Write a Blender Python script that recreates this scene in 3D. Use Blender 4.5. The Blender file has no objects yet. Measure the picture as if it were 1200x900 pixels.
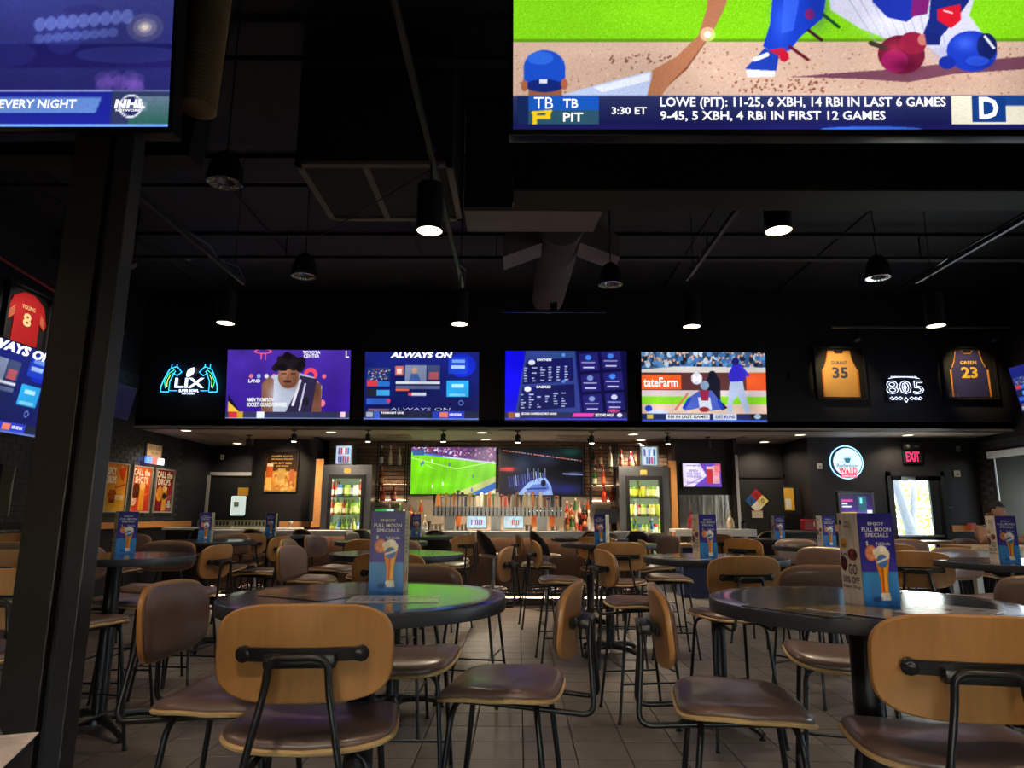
import bpy, bmesh, math, random
import numpy as np
from mathutils import Vector, Matrix
random.seed(7); RNG = np.random.default_rng(7)
R = math.radians
S = bpy.context.scene
COL = S.collection
# ------------------------------------------------------------------ camera, world, exposure
cam = bpy.data.cameras.new('camera'); camo = bpy.data.objects.new('camera', cam); COL.objects.link(camo)
cam.sensor_fit = 'HORIZONTAL'; cam.sensor_width = 36.0; cam.lens = 24.0; cam.clip_start = 0.05; cam.clip_end = 200
camo.matrix_world = Matrix.Translation((0, 0, 1.33)) @ Matrix.Rotation(R(.55), 4, 'Z') @ Matrix.Rotation(R(100.9), 4, 'X') @ Matrix.Rotation(R(.3), 4, 'Z')
S.camera = camo
S.view_settings.view_transform = 'Standard'; S.view_settings.look = 'None'; S.view_settings.gamma = 1
S.view_settings.exposure = 0.0; S.view_settings.use_curve_mapping = False
S.cycles.use_denoising = True; S.cycles.max_bounces = 6; S.cycles.diffuse_bounces = 4; S.cycles.glossy_bounces = 3
S.cycles.transmission_bounces = 4; S.cycles.transparent_max_bounces = 8
S.cycles.sample_clamp_indirect = 3.0; S.cycles.caustics_reflective = False; S.cycles.caustics_refractive = False
w = bpy.data.worlds.new('World'); S.world = w; w.use_nodes = True
nt = w.node_tree; bg = nt.nodes['Background']
sky = nt.nodes.new('ShaderNodeTexSky'); sky.sky_type = 'NISHITA'; sky.sun_elevation = R(50); sky.sun_rotation = R(200); sky.sun_disc = False
nt.links.new(sky.outputs[0], bg.inputs[0]); bg.inputs[1].default_value = 1.8
def lamp(kind, loc, energy, color=(1, .85, .66), size=.1, target=None, spot=100, blend=.6, sy=None, name='lamp_light'):
    l = bpy.data.lights.new(name, kind); l.energy = energy; l.color = color
    if kind == 'SPOT': l.spot_size = R(spot); l.spot_blend = blend; l.shadow_soft_size = size
    elif kind == 'AREA':
        l.size = size
        if sy: l.shape = 'RECTANGLE'; l.size_y = sy
    else: l.shadow_soft_size = size
    o = bpy.data.objects.new(name, l); COL.objects.link(o); o.location = loc
    d = Vector(target) - Vector(loc) if target else Vector((0, 0, -1))
    o.rotation_euler = d.to_track_quat('-Z', 'Y').to_euler()
    return o
# fill lamps for windows added out of view; then shaded window and exit door
lamp('AREA', (-.3, -5.02, 1.3), 8, (.84, .9, 1.0), 5.0, (1.2, 6, .6), sy=.8, name='daylight_fill')
lamp('AREA', (8.24, 3.5, 1.9), 35, (.8, .9, 1.0), 3.6, (0, 4.5, .7), sy=1.6, name='daylight_fill')
lamp('AREA', (8.05, 9.6, 1.7), 40, (.8, .9, 1.0), 3.2, (3, 8, .7), sy=1.3, name='daylight_fill')
lamp('AREA', (7.0, 12.45, 1.2), 30, (.95, 1.0, .92), .7, (6.2, 8, .9), sy=1.6, name='door_daylight')

sun = bpy.data.lights.new('sun', 'SUN'); sun.energy = 6.0; sun.color = (1, .96, .88); sun.angle = R(.6)
suno = bpy.data.objects.new('sun', sun); COL.objects.link(suno); suno.rotation_euler = Vector((.62, .46, -.64)).to_track_quat('-Z', 'Y').to_euler()
# ------------------------------------------------------------------ materials
def lin(c):
    c = np.asarray(c, float) / 255.0
    return np.where(c <= .04045, c / 12.92, ((c + .055) / 1.055) ** 2.4)
def L(*c): return tuple(float(v) for v in lin(c))
MATS = {}
def mat(name, color, rough=.5, metal=0., var=.12, scale=8., bump=.0, emit=None, es=1., coat=0., trans=0., stretch=None, spec=.5, alpha=None, ior=1.45):
    if name in MATS: return MATS[name]
    m = bpy.data.materials.new(name); m.use_nodes = True; MATS[name] = m
    n = m.node_tree; b = n.nodes['Principled BSDF']
    b.inputs['Roughness'].default_value = rough; b.inputs['Metallic'].default_value = metal
    b.inputs['Coat Weight'].default_value = coat; b.inputs['Coat Roughness'].default_value = .15
    b.inputs['Transmission Weight'].default_value = trans; b.inputs['IOR'].default_value = ior
    b.inputs['Specular IOR Level'].default_value = spec
    if alpha is not None: b.inputs['Alpha'].default_value = alpha
    tc = n.nodes.new('ShaderNodeTexCoord'); mp = n.nodes.new('ShaderNodeMapping'); n.links.new(tc.outputs['Object'], mp.inputs[0])
    if stretch: mp.inputs['Scale'].default_value = stretch
    no = n.nodes.new('ShaderNodeTexNoise'); no.inputs['Scale'].default_value = scale; no.inputs['Detail'].default_value = 4
    n.links.new(mp.outputs[0], no.inputs['Vector'])
    rp = n.nodes.new('ShaderNodeMapRange'); rp.inputs['To Min'].default_value = 1 - var; rp.inputs['To Max'].default_value = 1 + var
    n.links.new(no.outputs['Fac'], rp.inputs['Value'])
    mx = n.nodes.new('ShaderNodeMix'); mx.data_type = 'RGBA'; mx.blend_type = 'MULTIPLY'; mx.inputs[0].default_value = 1
    mx.inputs[6].default_value = (*color, 1); n.links.new(rp.outputs[0], mx.inputs[7]); n.links.new(mx.outputs[2], b.inputs['Base Color'])
    if bump:
        bp = n.nodes.new('ShaderNodeBump'); bp.inputs['Strength'].default_value = bump; bp.inputs['Distance'].default_value = .01
        n.links.new(no.outputs['Fac'], bp.inputs['Height']); n.links.new(bp.outputs[0], b.inputs['Normal'])
    if emit is not None:
        b.inputs['Emission Color'].default_value = (*emit, 1); b.inputs['Emission Strength'].default_value = es
    return m
def paint_mat(name, emission, es=1., rough=.35):
    m = bpy.data.materials.new(name); m.use_nodes = True; n = m.node_tree; b = n.nodes['Principled BSDF']
    a = n.nodes.new('ShaderNodeAttribute'); a.attribute_name = 'picture'
    b.inputs['Roughness'].default_value = rough
    if emission:
        b.inputs['Specular IOR Level'].default_value = .2
        b.inputs['Base Color'].default_value = (.01, .01, .012, 1)
        n.links.new(a.outputs['Color'], b.inputs['Emission Color']); b.inputs['Emission Strength'].default_value = es
    else: n.links.new(a.outputs['Color'], b.inputs['Base Color'])
    return m
M_SCREEN = paint_mat('screen picture', True, 1.15, .25)
M_PRINT = paint_mat('printed paper', False, rough=.4)
M_POSTER = paint_mat('poster print under glass', False, rough=.15)
M_LIT = paint_mat('backlit print', True, 1.0, .3)
ply = mat('maple plywood', (.44, .205, .065), .38, var=.22, scale=5, stretch=(9, 9, .8), bump=.05, coat=.25)
plyedge = mat('plywood edge', (.62, .40, .18), .45, var=.25, scale=30, stretch=(1, 1, 14))
vinyl = mat('brown vinyl', (.165, .10, .082), .34, var=.12, scale=60, bump=.12, coat=.3)
blk = mat('black powder coated steel', (.012, .012, .013), .33, var=.1, scale=30, spec=.5)
blkm = mat('matt black steel', (.012, .012, .013), .6, var=.1, scale=20)
plastic = mat('black plastic', (.01, .01, .011), .28, var=.08)
tabtop = mat('charcoal laminate', (.035, .038, .045), .15, var=.25, scale=14, bump=.015, coat=.8)
steel = mat('brushed steel', (.36, .37, .40), .3, 1., var=.1, scale=6, stretch=(1, 1, 12), bump=.04)
chrome = mat('chrome', (.7, .7, .72), .15, 1., var=.04)
wallblk = mat('black wall paint', (.0085, .007, .0085), .55, var=.18, scale=3, bump=.03)
wallhi = mat('black upper wall paint', (.010, .009, .0115), .6, var=.15, scale=2)
ceilblk = mat('black painted deck', (.008, .008, .011), .7, var=.35, scale=1.2, bump=.2)
soffit = mat('taupe plaster soffit', (.50, .45, .38), .7, var=.06, scale=2)
honey = mat('honey oak trim', (.60, .27, .085), .45, var=.15, scale=4, stretch=(2, 2, 10))
grout = mat('dark grout', (.008, .007, .006), .95, var=.2)
tilem = mat('grey brown slate tile', (.095, .082, .075), .27, var=.4, scale=5, bump=.14, stretch=(1, 4, 1))
brickm = mat('black painted brick', (.022, .026, .024), .5, var=.3, scale=12, bump=.3)
barwood = mat('dark stained wood', (.055, .032, .022), .4, var=.4, scale=6, stretch=(2, 2, 9), bump=.1)
whitec = mat('white solid surface', (.78, .76, .72), .3, var=.05)
glass = bpy.data.materials.new('thin clear glass'); glass.use_nodes = True; _n = glass.node_tree; _t = _n.nodes.new('ShaderNodeBsdfTransparent'); _t.inputs[0].default_value = (.93, .95, .94, 1)
_g = _n.nodes.new('ShaderNodeBsdfGlossy'); _g.inputs['Roughness'].default_value = .03; _m = _n.nodes.new('ShaderNodeMixShader'); _l = _n.nodes.new('ShaderNodeLayerWeight'); _l.inputs[0].default_value = .5; _p = _n.nodes.new('ShaderNodeMath'); _p.operation = 'POWER'; _p.inputs[1].default_value = 4; _q = _n.nodes.new('ShaderNodeMath'); _q.operation = 'MULTIPLY_ADD'; _q.inputs[1].default_value = .6; _q.inputs[2].default_value = .03
_n.links.new(_l.outputs['Facing'], _p.inputs[0]); _n.links.new(_p.outputs[0], _q.inputs[0]); _n.links.new(_q.outputs[0], _m.inputs[0]); _n.links.new(_t.outputs[0], _m.inputs[1]); _n.links.new(_g.outputs[0], _m.inputs[2]); _n.links.new(_m.outputs[0], _n.nodes['Material Output'].inputs['Surface'])
warmled = mat('warm led strip', (.8, .6, .4), .5, emit=(1, .66, .40), es=20)
bulb = mat('lit lamp reflector', (1, .9, .7), .5, emit=(1, .86, .6), es=3.2)
bulbhot = mat('lit bulb', (1, .95, .85), .5, emit=(1, .93, .78), es=9)
coolled = mat('cool led strip', (.9, .95, .9), .5, emit=(.9, 1, .75), es=24)
skin = mat('skin', (.30, .145, .09), .5, var=.08, scale=20)

# ------------------------------------------------------------------ object helpers
def tag(o, label=None, cat=None, group=None, kind=None):
    if label: o['label'] = label
    if cat: o['category'] = cat
    if group: o['group'] = group
    if kind: o['kind'] = kind
    return o
def empty(name, loc=(0, 0, 0), rz=0., label=None, cat=None, group=None):
    o = bpy.data.objects.new(name, None); COL.objects.link(o); o.location = loc; o.rotation_euler = (0, 0, rz); o.empty_display_size = .1
    return tag(o, label, cat, group)
def link(name, me, parent=None, m=None, loc=None, rot=None):
    if m is not None and not me.materials: me.materials.append(m)
    o = bpy.data.objects.new(name, me); COL.objects.link(o)
    if parent: o.parent = parent
    if loc: o.location = loc
    if rot: o.rotation_euler = rot
    return o
class MB:
    def __init__(s): s.v = []; s.f = []
    def add(s, vs, fs, T=None):
        n = len(s.v)
        s.v += [tuple(T @ Vector(v)) for v in vs] if T is not None else [tuple(v) for v in vs]
        s.f += [tuple(i + n for i in f) for f in fs]; return s
    def box(s, x0, x1, y0, y1, z0, z1, T=None, b=0.):
        if b <= 0:
            v = [(x, y, z) for z in (z0, z1) for x, y in ((x0, y0), (x1, y0), (x1, y1), (x0, y1))]
            return s.add(v, [(3, 2, 1, 0), (4, 5, 6, 7), (0, 1, 5, 4), (1, 2, 6, 5), (2, 3, 7, 6), (3, 0, 4, 7)], T)
        bm = bmesh.new(); bmesh.ops.create_cube(bm, size=1)
        for q in bm.verts: q.co = Vector(((x0 + x1) / 2 + q.co.x * (x1 - x0), (y0 + y1) / 2 + q.co.y * (y1 - y0), (z0 + z1) / 2 + q.co.z * (z1 - z0)))
        bmesh.ops.bevel(bm, geom=bm.edges[:], offset=b, segments=2, affect='EDGES', profile=.6)
        bm.verts.index_update(); v = [tuple(q.co) for q in bm.verts]; f = [tuple(q.index for q in g.verts) for g in bm.faces]; bm.free()
        return s.add(v, f, T)
    def prism(s, pts, a0, a1, axis='y', T=None):
        n = len(pts); mk = {'y': lambda p, a: (p[0], a, p[1]), 'x': lambda p, a: (a, p[0], p[1]), 'z': lambda p, a: (p[0], p[1], a)}[axis]
        v = [mk(p, a0) for p in pts] + [mk(p, a1) for p in pts]
        return s.add(v, [tuple(range(n)), tuple(range(2 * n - 1, n - 1, -1))] + [(i, i + n, (i + 1) % n + n, (i + 1) % n) for i in range(n)], T)
    def tube(s, pts, r, n=8, caps=True):
        pts = [Vector(p) for p in pts]; rr = r if isinstance(r, (list, tuple)) else [r] * len(pts)
        vs = []; up = None
        for i, p in enumerate(pts):
            t = ((pts[min(i + 1, len(pts) - 1)] - pts[max(i - 1, 0)])).normalized()
            if up is None: up = t.orthogonal().normalized()
            up = (up - t * up.dot(t)).normalized(); q = t.cross(up)
            vs += [p + (up * math.cos(2 * math.pi * k / n) + q * math.sin(2 * math.pi * k / n)) * rr[i] for k in range(n)]
        fs = [(i * n + k, i * n + (k + 1) % n, (i + 1) * n + (k + 1) % n, (i + 1) * n + k) for i in range(len(pts) - 1) for k in range(n)]
        if caps: fs += [tuple(range(n - 1, -1, -1)), tuple(range((len(pts) - 1) * n, len(pts) * n))]
        return s.add(vs, fs)
    def lathe(s, prof, n=20, T=None, caps=True):
        vs = [(r * math.cos(2 * math.pi * k / n), r * math.sin(2 * math.pi * k / n), z) for r, z in prof for k in range(n)]
        fs = [(i * n + k, i * n + (k + 1) % n, (i + 1) * n + (k + 1) % n, (i + 1) * n + k) for i in range(len(prof) - 1) for k in range(n)]
        if caps: fs += [tuple(range(n - 1, -1, -1)), tuple(range((len(prof) - 1) * n, len(prof) * n))]
        return s.add(vs, fs, T)
    def mesh(s, name, m=None, smooth=None):
        me = bpy.data.meshes.new(name); me.from_pydata(s.v, [], s.f); me.update()
        if m: me.materials.append(m)
        if smooth is not None:
            me.polygons.foreach_set('use_smooth', [True] * len(me.polygons)); me.set_sharp_from_angle(angle=R(smooth))
        return me
    def obj(s, name, m=None, parent=None, smooth=None, **k): return link(name, s.mesh(name, m, smooth), parent, **k)
def fillet(pts, r, n=5):
    pts = [Vector(p) for p in pts]; out = [pts[0]]
    for i in range(1, len(pts) - 1):
        a, b, c = pts[i - 1], pts[i], pts[i + 1]; d = min(r, (a - b).length * .49, (c - b).length * .49)
        p0 = b + (a - b).normalized() * d; p1 = b + (c - b).normalized() * d
        for k in range(n + 1):
            t = k / n; out.append(p0 * (1 - t) ** 2 + b * 2 * t * (1 - t) + p1 * t * t)
    return out + [pts[-1]]
def copy_tree(o, parent=None):
    c = o.copy(); COL.objects.link(c)
    if parent: c.parent = parent
    for ch in KIDS.get(o.name, ()): copy_tree(ch, c)
    return c
KIDS = {}
def index_kids(root):
    for ob in [root] + list(root.children_recursive): KIDS[ob.name] = list(ob.children)
_txt = {}
def text_verts(s, bold=.012):
    k = (s, bold)
    if k in _txt: return _txt[k]
    cu = bpy.data.curves.new('t', 'FONT'); cu.body = s; cu.offset = bold; cu.resolution_u = 2; cu.fill_mode = 'FRONT'; cu.space_line = .85; cu.align_x = 'CENTER'
    o = bpy.data.objects.new('t', cu); COL.objects.link(o); bpy.context.view_layer.update()
    me = bpy.data.meshes.new_from_object(o.evaluated_get(bpy.context.evaluated_depsgraph_get()))
    v = np.array([q.co[:] for q in me.vertices]); f = [tuple(p.vertices) for p in me.polygons]
    COL.objects.unlink(o); bpy.data.objects.remove(o); bpy.data.curves.remove(cu); bpy.data.meshes.remove(me)
    lo, hi = v.min(0), v.max(0); v = (v - lo) / np.maximum(hi - lo, 1e-6)
    _txt[k] = (v, f); return _txt[k]
def text_into(mb, s, x0, x1, z0, z1, y=0., shear=0., bold=.012):
    v, f = text_verts(s, bold)
    mb.add([(x0 + q[0] * (x1 - x0) + shear * q[1] * (z1 - z0), y, z0 + q[1] * (z1 - z0)) for q in v], f)
# ------------------------------------------------------------------ flat pictures: painted by numpy on a vertex grid, given in the picture's own frame
class Pic:
    def __init__(s, x0, y0, x1, y1, W, H, bgc=(0, 0, 0)):
        s.w0, s.h0 = W, H; W, H = W * 2, H * 2; s.b = (x0, y0, x1, y1); s.W, s.H = W, H; s.a = np.ones((H, W, 3)) * np.array(bgc, float)
        s.X, s.Y = np.meshgrid(x0 + (np.arange(W) + .5) / W * (x1 - x0), y0 + (np.arange(H) + .5) / H * (y1 - y0))
    def put(s, m, c, al=1.): s.a[m] = s.a[m] * (1 - al) + np.array(c, float) * al; return s
    def rect(s, x0, y0, x1, y1, c, al=1.): return s.put((s.X >= x0) & (s.X < x1) & (s.Y >= y0) & (s.Y < y1), c, al)
    def ell(s, cx, cy, rx, ry, c, al=1.): return s.put(((s.X - cx) / rx) ** 2 + ((s.Y - cy) / ry) ** 2 < 1, c, al)
    def poly(s, p, c, al=1.):
        m = np.zeros(s.X.shape, bool); n = len(p)
        for i in range(n):
            x0, y0 = p[i]; x1, y1 = p[(i + 1) % n]
            if y0 == y1: continue
            m ^= ((y0 > s.Y) != (y1 > s.Y)) & (s.X < (x1 - x0) * (s.Y - y0) / (y1 - y0) + x0)
        return s.put(m, c, al)
    def line(s, x0, y0, x1, y1, w, c, al=1.):
        d = np.hypot(x1 - x0, y1 - y0) + 1e-9; t = np.clip(((s.X - x0) * (x1 - x0) + (s.Y - y0) * (y1 - y0)) / d ** 2, 0, 1)
        return s.put(np.hypot(s.X - x0 - t * (x1 - x0), s.Y - y0 - t * (y1 - y0)) < w / 2, c, al)
    def grad(s, x0, y0, x1, y1, c0, c1):
        m = (s.X >= x0) & (s.X < x1) & (s.Y >= y0) & (s.Y < y1); t = np.clip((s.Y - y0) / (y1 - y0), 0, 1)[m][:, None]
        s.a[m] = np.array(c0, float) * (1 - t) + np.array(c1, float) * t; return s
    def noise(s, amt, m=None, cell=1):
        h, w_ = -(-s.H // cell), -(-s.W // cell); n = np.kron(RNG.standard_normal((h, w_)), np.ones((cell, cell)))[:s.H, :s.W]
        q = n[..., None] * amt
        s.a = s.a + (q if m is None else q * m[..., None]); return s
    def tone(s, amt):
        h, w_ = s.a.shape[:2]; g = RNG.standard_normal((6, 9)); yy = np.linspace(0, 4.99, h); xx = np.linspace(0, 7.99, w_); y0 = yy.astype(int); x0 = xx.astype(int); fy = (yy - y0)[:, None]; fx = (xx - x0)[None]
        f = g[y0][:, x0] * (1 - fy) * (1 - fx) + g[y0 + 1][:, x0] * fy * (1 - fx) + g[y0][:, x0 + 1] * (1 - fy) * fx + g[y0 + 1][:, x0 + 1] * fy * fx
        s.a = s.a * (1 + amt * f[..., None]) * (1 + .025 * RNG.standard_normal((h, w_, 1)))
    def glow(s, cx, cy, rx, ry, c, al=1.):
        q = np.exp(-((s.X - cx) / rx) ** 2 - ((s.Y - cy) / ry) ** 2)[..., None] * al; s.a = s.a * (1 - q) + np.array(c, float) * q; return s
    def speck(s, x0, y0, x1, y1, n, cols, r=1.5):
        for _ in range(n): s.ell(random.uniform(x0, x1), random.uniform(y0, y1), random.uniform(.5, 1) * r, random.uniform(.5, 1) * r, random.choice(cols))
        return s
    def px(s, x): return (x - s.b[0]) / (s.b[2] - s.b[0])
    def py(s, y): return (y - s.b[1]) / (s.b[3] - s.b[1])
    def mesh(s, name, w_, h_, m, y=0., xo=None, zo=0., rev=False):
        s.a = np.clip(s.a, 0, 255).reshape(s.h0, 2, s.w0, 2, 3).mean((1, 3)); s.W, s.H = s.w0, s.h0; W, H = s.W, s.H; s.tone(.07); xs = np.linspace(0, w_, W) - (w_ / 2 if xo is None else -xo); zs = np.linspace(h_, 0, H) + zo
        gx, gz = np.meshgrid(xs, zs); co = np.stack([gx, np.full_like(gx, y), gz], -1).reshape(-1, 3).astype(np.float32)
        i = np.arange(W * H).reshape(H, W)
        q = np.stack([i[1:, :-1], i[1:, 1:], i[:-1, 1:], i[:-1, :-1]], -1).reshape(-1, 4)
        if rev: q = q[:, ::-1]
        me = bpy.data.meshes.new(name); me.vertices.add(W * H); me.vertices.foreach_set('co', co.ravel())
        me.loops.add(q.size); me.loops.foreach_set('vertex_index', q.ravel().astype(np.int32))
        me.polygons.add(len(q)); me.polygons.foreach_set('loop_start', np.arange(0, q.size, 4, dtype=np.int32))
        try: me.polygons.foreach_set('loop_total', np.full(len(q), 4, np.int32))
        except Exception: pass
        me.update(calc_edges=True)
        a = me.attributes.new('picture', 'FLOAT_COLOR', 'POINT')
        c = np.ones((H * W, 4), np.float32); c[:, :3] = lin(np.clip(s.a, 0, 255)).reshape(-1, 3); a.data.foreach_set('color', c.ravel())
        me.materials.append(m); return me
WHITE_E = mat('white screen lettering', (.8, .8, .8), .5, emit=(1, 1, 1), es=1.1)
GREY_E = mat('grey screen lettering', (.5, .5, .5), .5, emit=(.45, .5, .6), es=1.)
RED_E = mat('red screen lettering', (.8, .1, .1), .5, emit=(.85, .05, .08), es=1.1)
WHITE_P = mat('white print', (.75, .75, .78), .5); BLACK_P = mat('black print', (.03, .02, .03), .5)
# ------------------------------------------------------------------ the setting
def island_mat(name, color, rough, nscale, amt, bump, isl=.3):
    m = bpy.data.materials.new(name); m.use_nodes = True; n = m.node_tree; b = n.nodes['Principled BSDF']; b.inputs['Roughness'].default_value = rough
    g = n.nodes.new('ShaderNodeNewGeometry'); no = n.nodes.new('ShaderNodeTexNoise'); no.inputs['Scale'].default_value = nscale; no.inputs['Detail'].default_value = 5
    oi = n.nodes.new('ShaderNodeObjectInfo'); ad = n.nodes.new('ShaderNodeMath'); ad.operation = 'ADD'; n.links.new(g.outputs['Random Per Island'], ad.inputs[0]); n.links.new(oi.outputs['Random'], ad.inputs[1])
    fr = n.nodes.new('ShaderNodeMath'); fr.operation = 'FRACT'; n.links.new(ad.outputs[0], fr.inputs[0])
    n.links.new(g.outputs['Position'], no.inputs['Vector'])
    a = n.nodes.new('ShaderNodeMapRange'); a.inputs['To Min'].default_value = 1 - isl; a.inputs['To Max'].default_value = 1 + isl; n.links.new(fr.outputs[0], a.inputs['Value'])
    c = n.nodes.new('ShaderNodeMapRange'); c.inputs['From Min'].default_value = .25; c.inputs['From Max'].default_value = .75
    c.inputs['To Min'].default_value = 1 - amt; c.inputs['To Max'].default_value = 1 + amt; n.links.new(no.outputs['Fac'], c.inputs['Value'])
    mu = n.nodes.new('ShaderNodeMath'); mu.operation = 'MULTIPLY'; n.links.new(a.outputs[0], mu.inputs[0]); n.links.new(c.outputs[0], mu.inputs[1])
    mx = n.nodes.new('ShaderNodeMix'); mx.data_type = 'RGBA'; mx.blend_type = 'MULTIPLY'; mx.inputs[0].default_value = 1; mx.inputs[6].default_value = (*color, 1)
    n.links.new(mu.outputs[0], mx.inputs[7]); n.links.new(mx.outputs[2], b.inputs['Base Color'])
    bp = n.nodes.new('ShaderNodeBump'); bp.inputs['Strength'].default_value = bump; bp.inputs['Distance'].default_value = .01
    n.links.new(no.outputs['Fac'], bp.inputs['Height']); n.links.new(bp.outputs[0], b.inputs['Normal']); return m
M_TILE = island_mat('slate floor tile', (.115, .096, .086), .40, 7, .28, .12, .14)
M_BRICK = island_mat('dark painted brick', (.034, .038, .036), .5, 16, .3, .4, .25)
M_SLAT = island_mat('stained wall slat', (.26, .165, .11), .5, 10, .35, .2, .25)
def struct(name, mb, m, **k): return tag(mb.obj(name, m, **k), kind='structure')
XL, XR = -6.5, 8.25
floor = struct('floor', MB().box(XL - .4, XR + .4, -5.4, 14.9, -.12, -.012), grout)
tb = MB(); tb.box(-.147, .147, -.147, .147, -.02, 0, b=.004); tile_me = tb.mesh('tile', M_TILE)
fl = MB()
P = .3; x0 = .035
cells = [(x0 + P * (i + .5), P * (j + .5) + 2.92) for j in range(-8, 38) for i in range(-22, 28)]
near_set = set(sorted([c for c in cells if c[1] > 3.0 and abs(c[0]) < .62 * c[1] + .25], key=lambda c: c[1])[:300])
for c in cells:
    if not (XL < c[0] < XR) or c[1] > 14.4: continue
    if c in near_set: link('tile', tile_me, floor, loc=(c[0], c[1], 0))
    else:
        a, b = c; h = .147
        fl.add([(a - h, b - h, 0), (a + h, b - h, 0), (a + h, b + h, 0), (a - h, b + h, 0)] + [(a - h - .002, b - h - .002, -.013), (a + h + .002, b - h - .002, -.013), (a + h + .002, b + h + .002, -.013), (a - h - .002, b + h + .002, -.013)],
               [(0, 1, 2, 3), (4, 5, 1, 0), (5, 6, 2, 1), (6, 7, 3, 2), (7, 4, 0, 3)])
tag(fl.obj('tiles', M_TILE, floor), kind='stuff')
struct('ceiling', MB().box(XL - .3, XR + .3, -5.3, 11.6, 5.2, 5.4), ceilblk)
# roof deck seams and joists
for k, y in enumerate([-1.5, 0.6, 2.7, 4.8, 6.9, 9.0]):
    b = MB(); b.box(XL, XR, y - .05, y + .05, 5.16, 5.2); b.box(XL, XR, y - .05, y + .05, 4.82, 4.86)
    for q in range(0, 30, 6):
        xa = XL + .3 + q * .49; b.box(xa, xa + .01, y - .01, y + .01, 4.86, 5.16)
    struct('trim_%d' % (k + 1), b, ceilblk)
b = MB()
for q in range(7): b.box(XL + 1 + q * 2.0, XL + 1.02 + q * 2.0, -5, 11.4, 5.18, 5.2)
struct('trim_7', b, ceilblk)
# walls
wl = struct('wall_left', MB().box(XL - .25, XL, -5.3, 14.6, -.1, 5.3), wallhi)
bk = MB(); bk.box(-.012, .0, -.098, .098, -.031, .031); bk_me = bk.mesh('brick', M_BRICK); n = 0; st = MB()
for r_ in range(34):
    z = 1.24 + r_ * .072
    for q in range(32):
        y = 7.0 + q * .205 + (r_ % 2) * .1025
        if y > 13.1: continue
        if 7.2 < y < 9.1 and z < 3.4 and n < 300: link('brick', bk_me, wl, loc=(XL + .012, y, z)); n += 1
        else: st.box(XL, XL + .011 + random.uniform(0, .003), y - .098, y + .098, z - .031, z + .031)
tag(st.obj('bricks', M_BRICK, wl), kind='stuff')
b = MB(); b.box(XR, XR + .3, -5.3, 1.7, -.1, 5.3); b.box(XR, XR + .3, 5.3, 8.4, -.1, 5.3); b.box(XR, XR + .3, 1.7, 5.3, -.1, 1.05); b.box(XR, XR + .3, 1.7, 5.3, 2.75, 5.3); b.box(XR, XR + .3, 11.96, 12.6, -.1, 5.3); b.box(XR, XR + .3, 8.4, 11.96, -.1, .55); b.box(XR, XR + .3, 8.4, 11.96, 2.42, 5.3)
wr = struct('wall_right', b, wallblk); st = MB()
for r_ in range(36):
    for q in range(26):
        y = 7.2 + q * .205 + (r_ % 2) * .1025; z = .1 + r_ * .072
        if y > 12.3 or (8.3 < y < 12.06 and .5 < z < 2.5): continue
        st.box(XR - .012 - random.uniform(0, .003), XR, y - .098, y + .098, z - .031, z + .031)
tag(st.obj('bricks', M_BRICK, wr), kind='stuff')
struct('wall_front', MB().box(XL - .3, -2.85, -5.3, -5.05, -.1, 5.3).box(2.25, XR + .3, -5.3, -5.05, -.1, 5.3).box(-2.85, 2.25, -5.3, -5.05, -.1, .85).box(-2.85, 2.25, -5.3, -5.05, 1.75, 5.3), wallblk)
wfm = mat('dark window frame', (.03, .03, .03), .4)
b = MB()
for x in (-2.85, -1.6, -.33, .94, 2.2): b.box(x, x + .05, -5.2, -5.12, .85, 1.75)
for z in (.85, 1.70): b.box(-2.85, 2.25, -5.2, -5.12, z, z + .05)
o = struct('added_window_front', b, wfm); MB().box(-2.8, 2.2, -5.17, -5.16, .9, 1.7).obj('pane', glass, o)  # unseen window, added to give the front fill lamp an opening
b = MB()
for y in (1.7, 2.88, 4.06, 5.25): b.box(XR + .1, XR + .18, y, y + .05, 1.05, 2.75)
for z in (1.05, 2.70): b.box(XR + .1, XR + .18, 1.7, 5.3, z, z + .05)
o = struct('added_window_right', b, wfm); MB().box(XR + .135, XR + .145, 1.75, 5.25, 1.1, 2.7).obj('pane', glass, o)  # unseen window, added around the fill lamp of the right wall
# bulkhead over the bar: face, underside
struct('wall_bulkhead', MB().box(XL, XR, 11.4, 11.6, 2.75, 5.3), wallhi)
struct('ceiling_soffit', MB().box(XL, XR, 11.4, 14.6, 2.752, 2.9), soffit)
struct('trim_8', MB().box(XL, XR, 11.375, 11.4, 2.752, 2.79), soffit)
# back walls
struct('wall_back', MB().box(-3.75, 2.95, 13.4, 13.6, -.1, 2.76), wallblk)
struct('wall_back_left', MB().box(-5.12, -3.75, 13.15, 13.6, -.1, 2.76), wallblk)
struct('wall_alcove_left', MB().box(XL, -5.0, 14.42, 14.6, -.1, 2.76).box(-5.12, -5.0, 13.6, 14.5, -.1, 2.76), wallhi)
struct('wall_back_service', MB().box(2.90, 2.955, 12.7, 13.6, -.1, 2.76).box(2.95, 4.02, 12.82, 13.0, -.1, 2.76).box(3.96, 4.02, 12.6, 13.7, -.1, 2.76), wallblk)
struct('wall_alcove_right', MB().box(4.02, 5.3, 13.62, 13.8, -.1, 2.76), wallhi)
struct('wall_back_right', MB().box(5.24, 6.6, 12.4, 12.6, -.1, 2.76).box(7.62, XR, 12.4, 12.6, -.1, 2.76).box(6.6, 7.62, 12.4, 12.6, 2.14, 2.76).box(5.24, 5.36, 12.6, 13.7, -.1, 2.76), wallblk)
struct('wall_reveal_left', MB().box(-3.82, -3.75, 12.7, 13.4, -.1, 2.76), wallblk)
struct('trim_9', MB().box(3.975, 4.02, 12.57, 12.6, 1.1, 2.44), mat('pale corner guard', (.5, .5, .5), .4))
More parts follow.
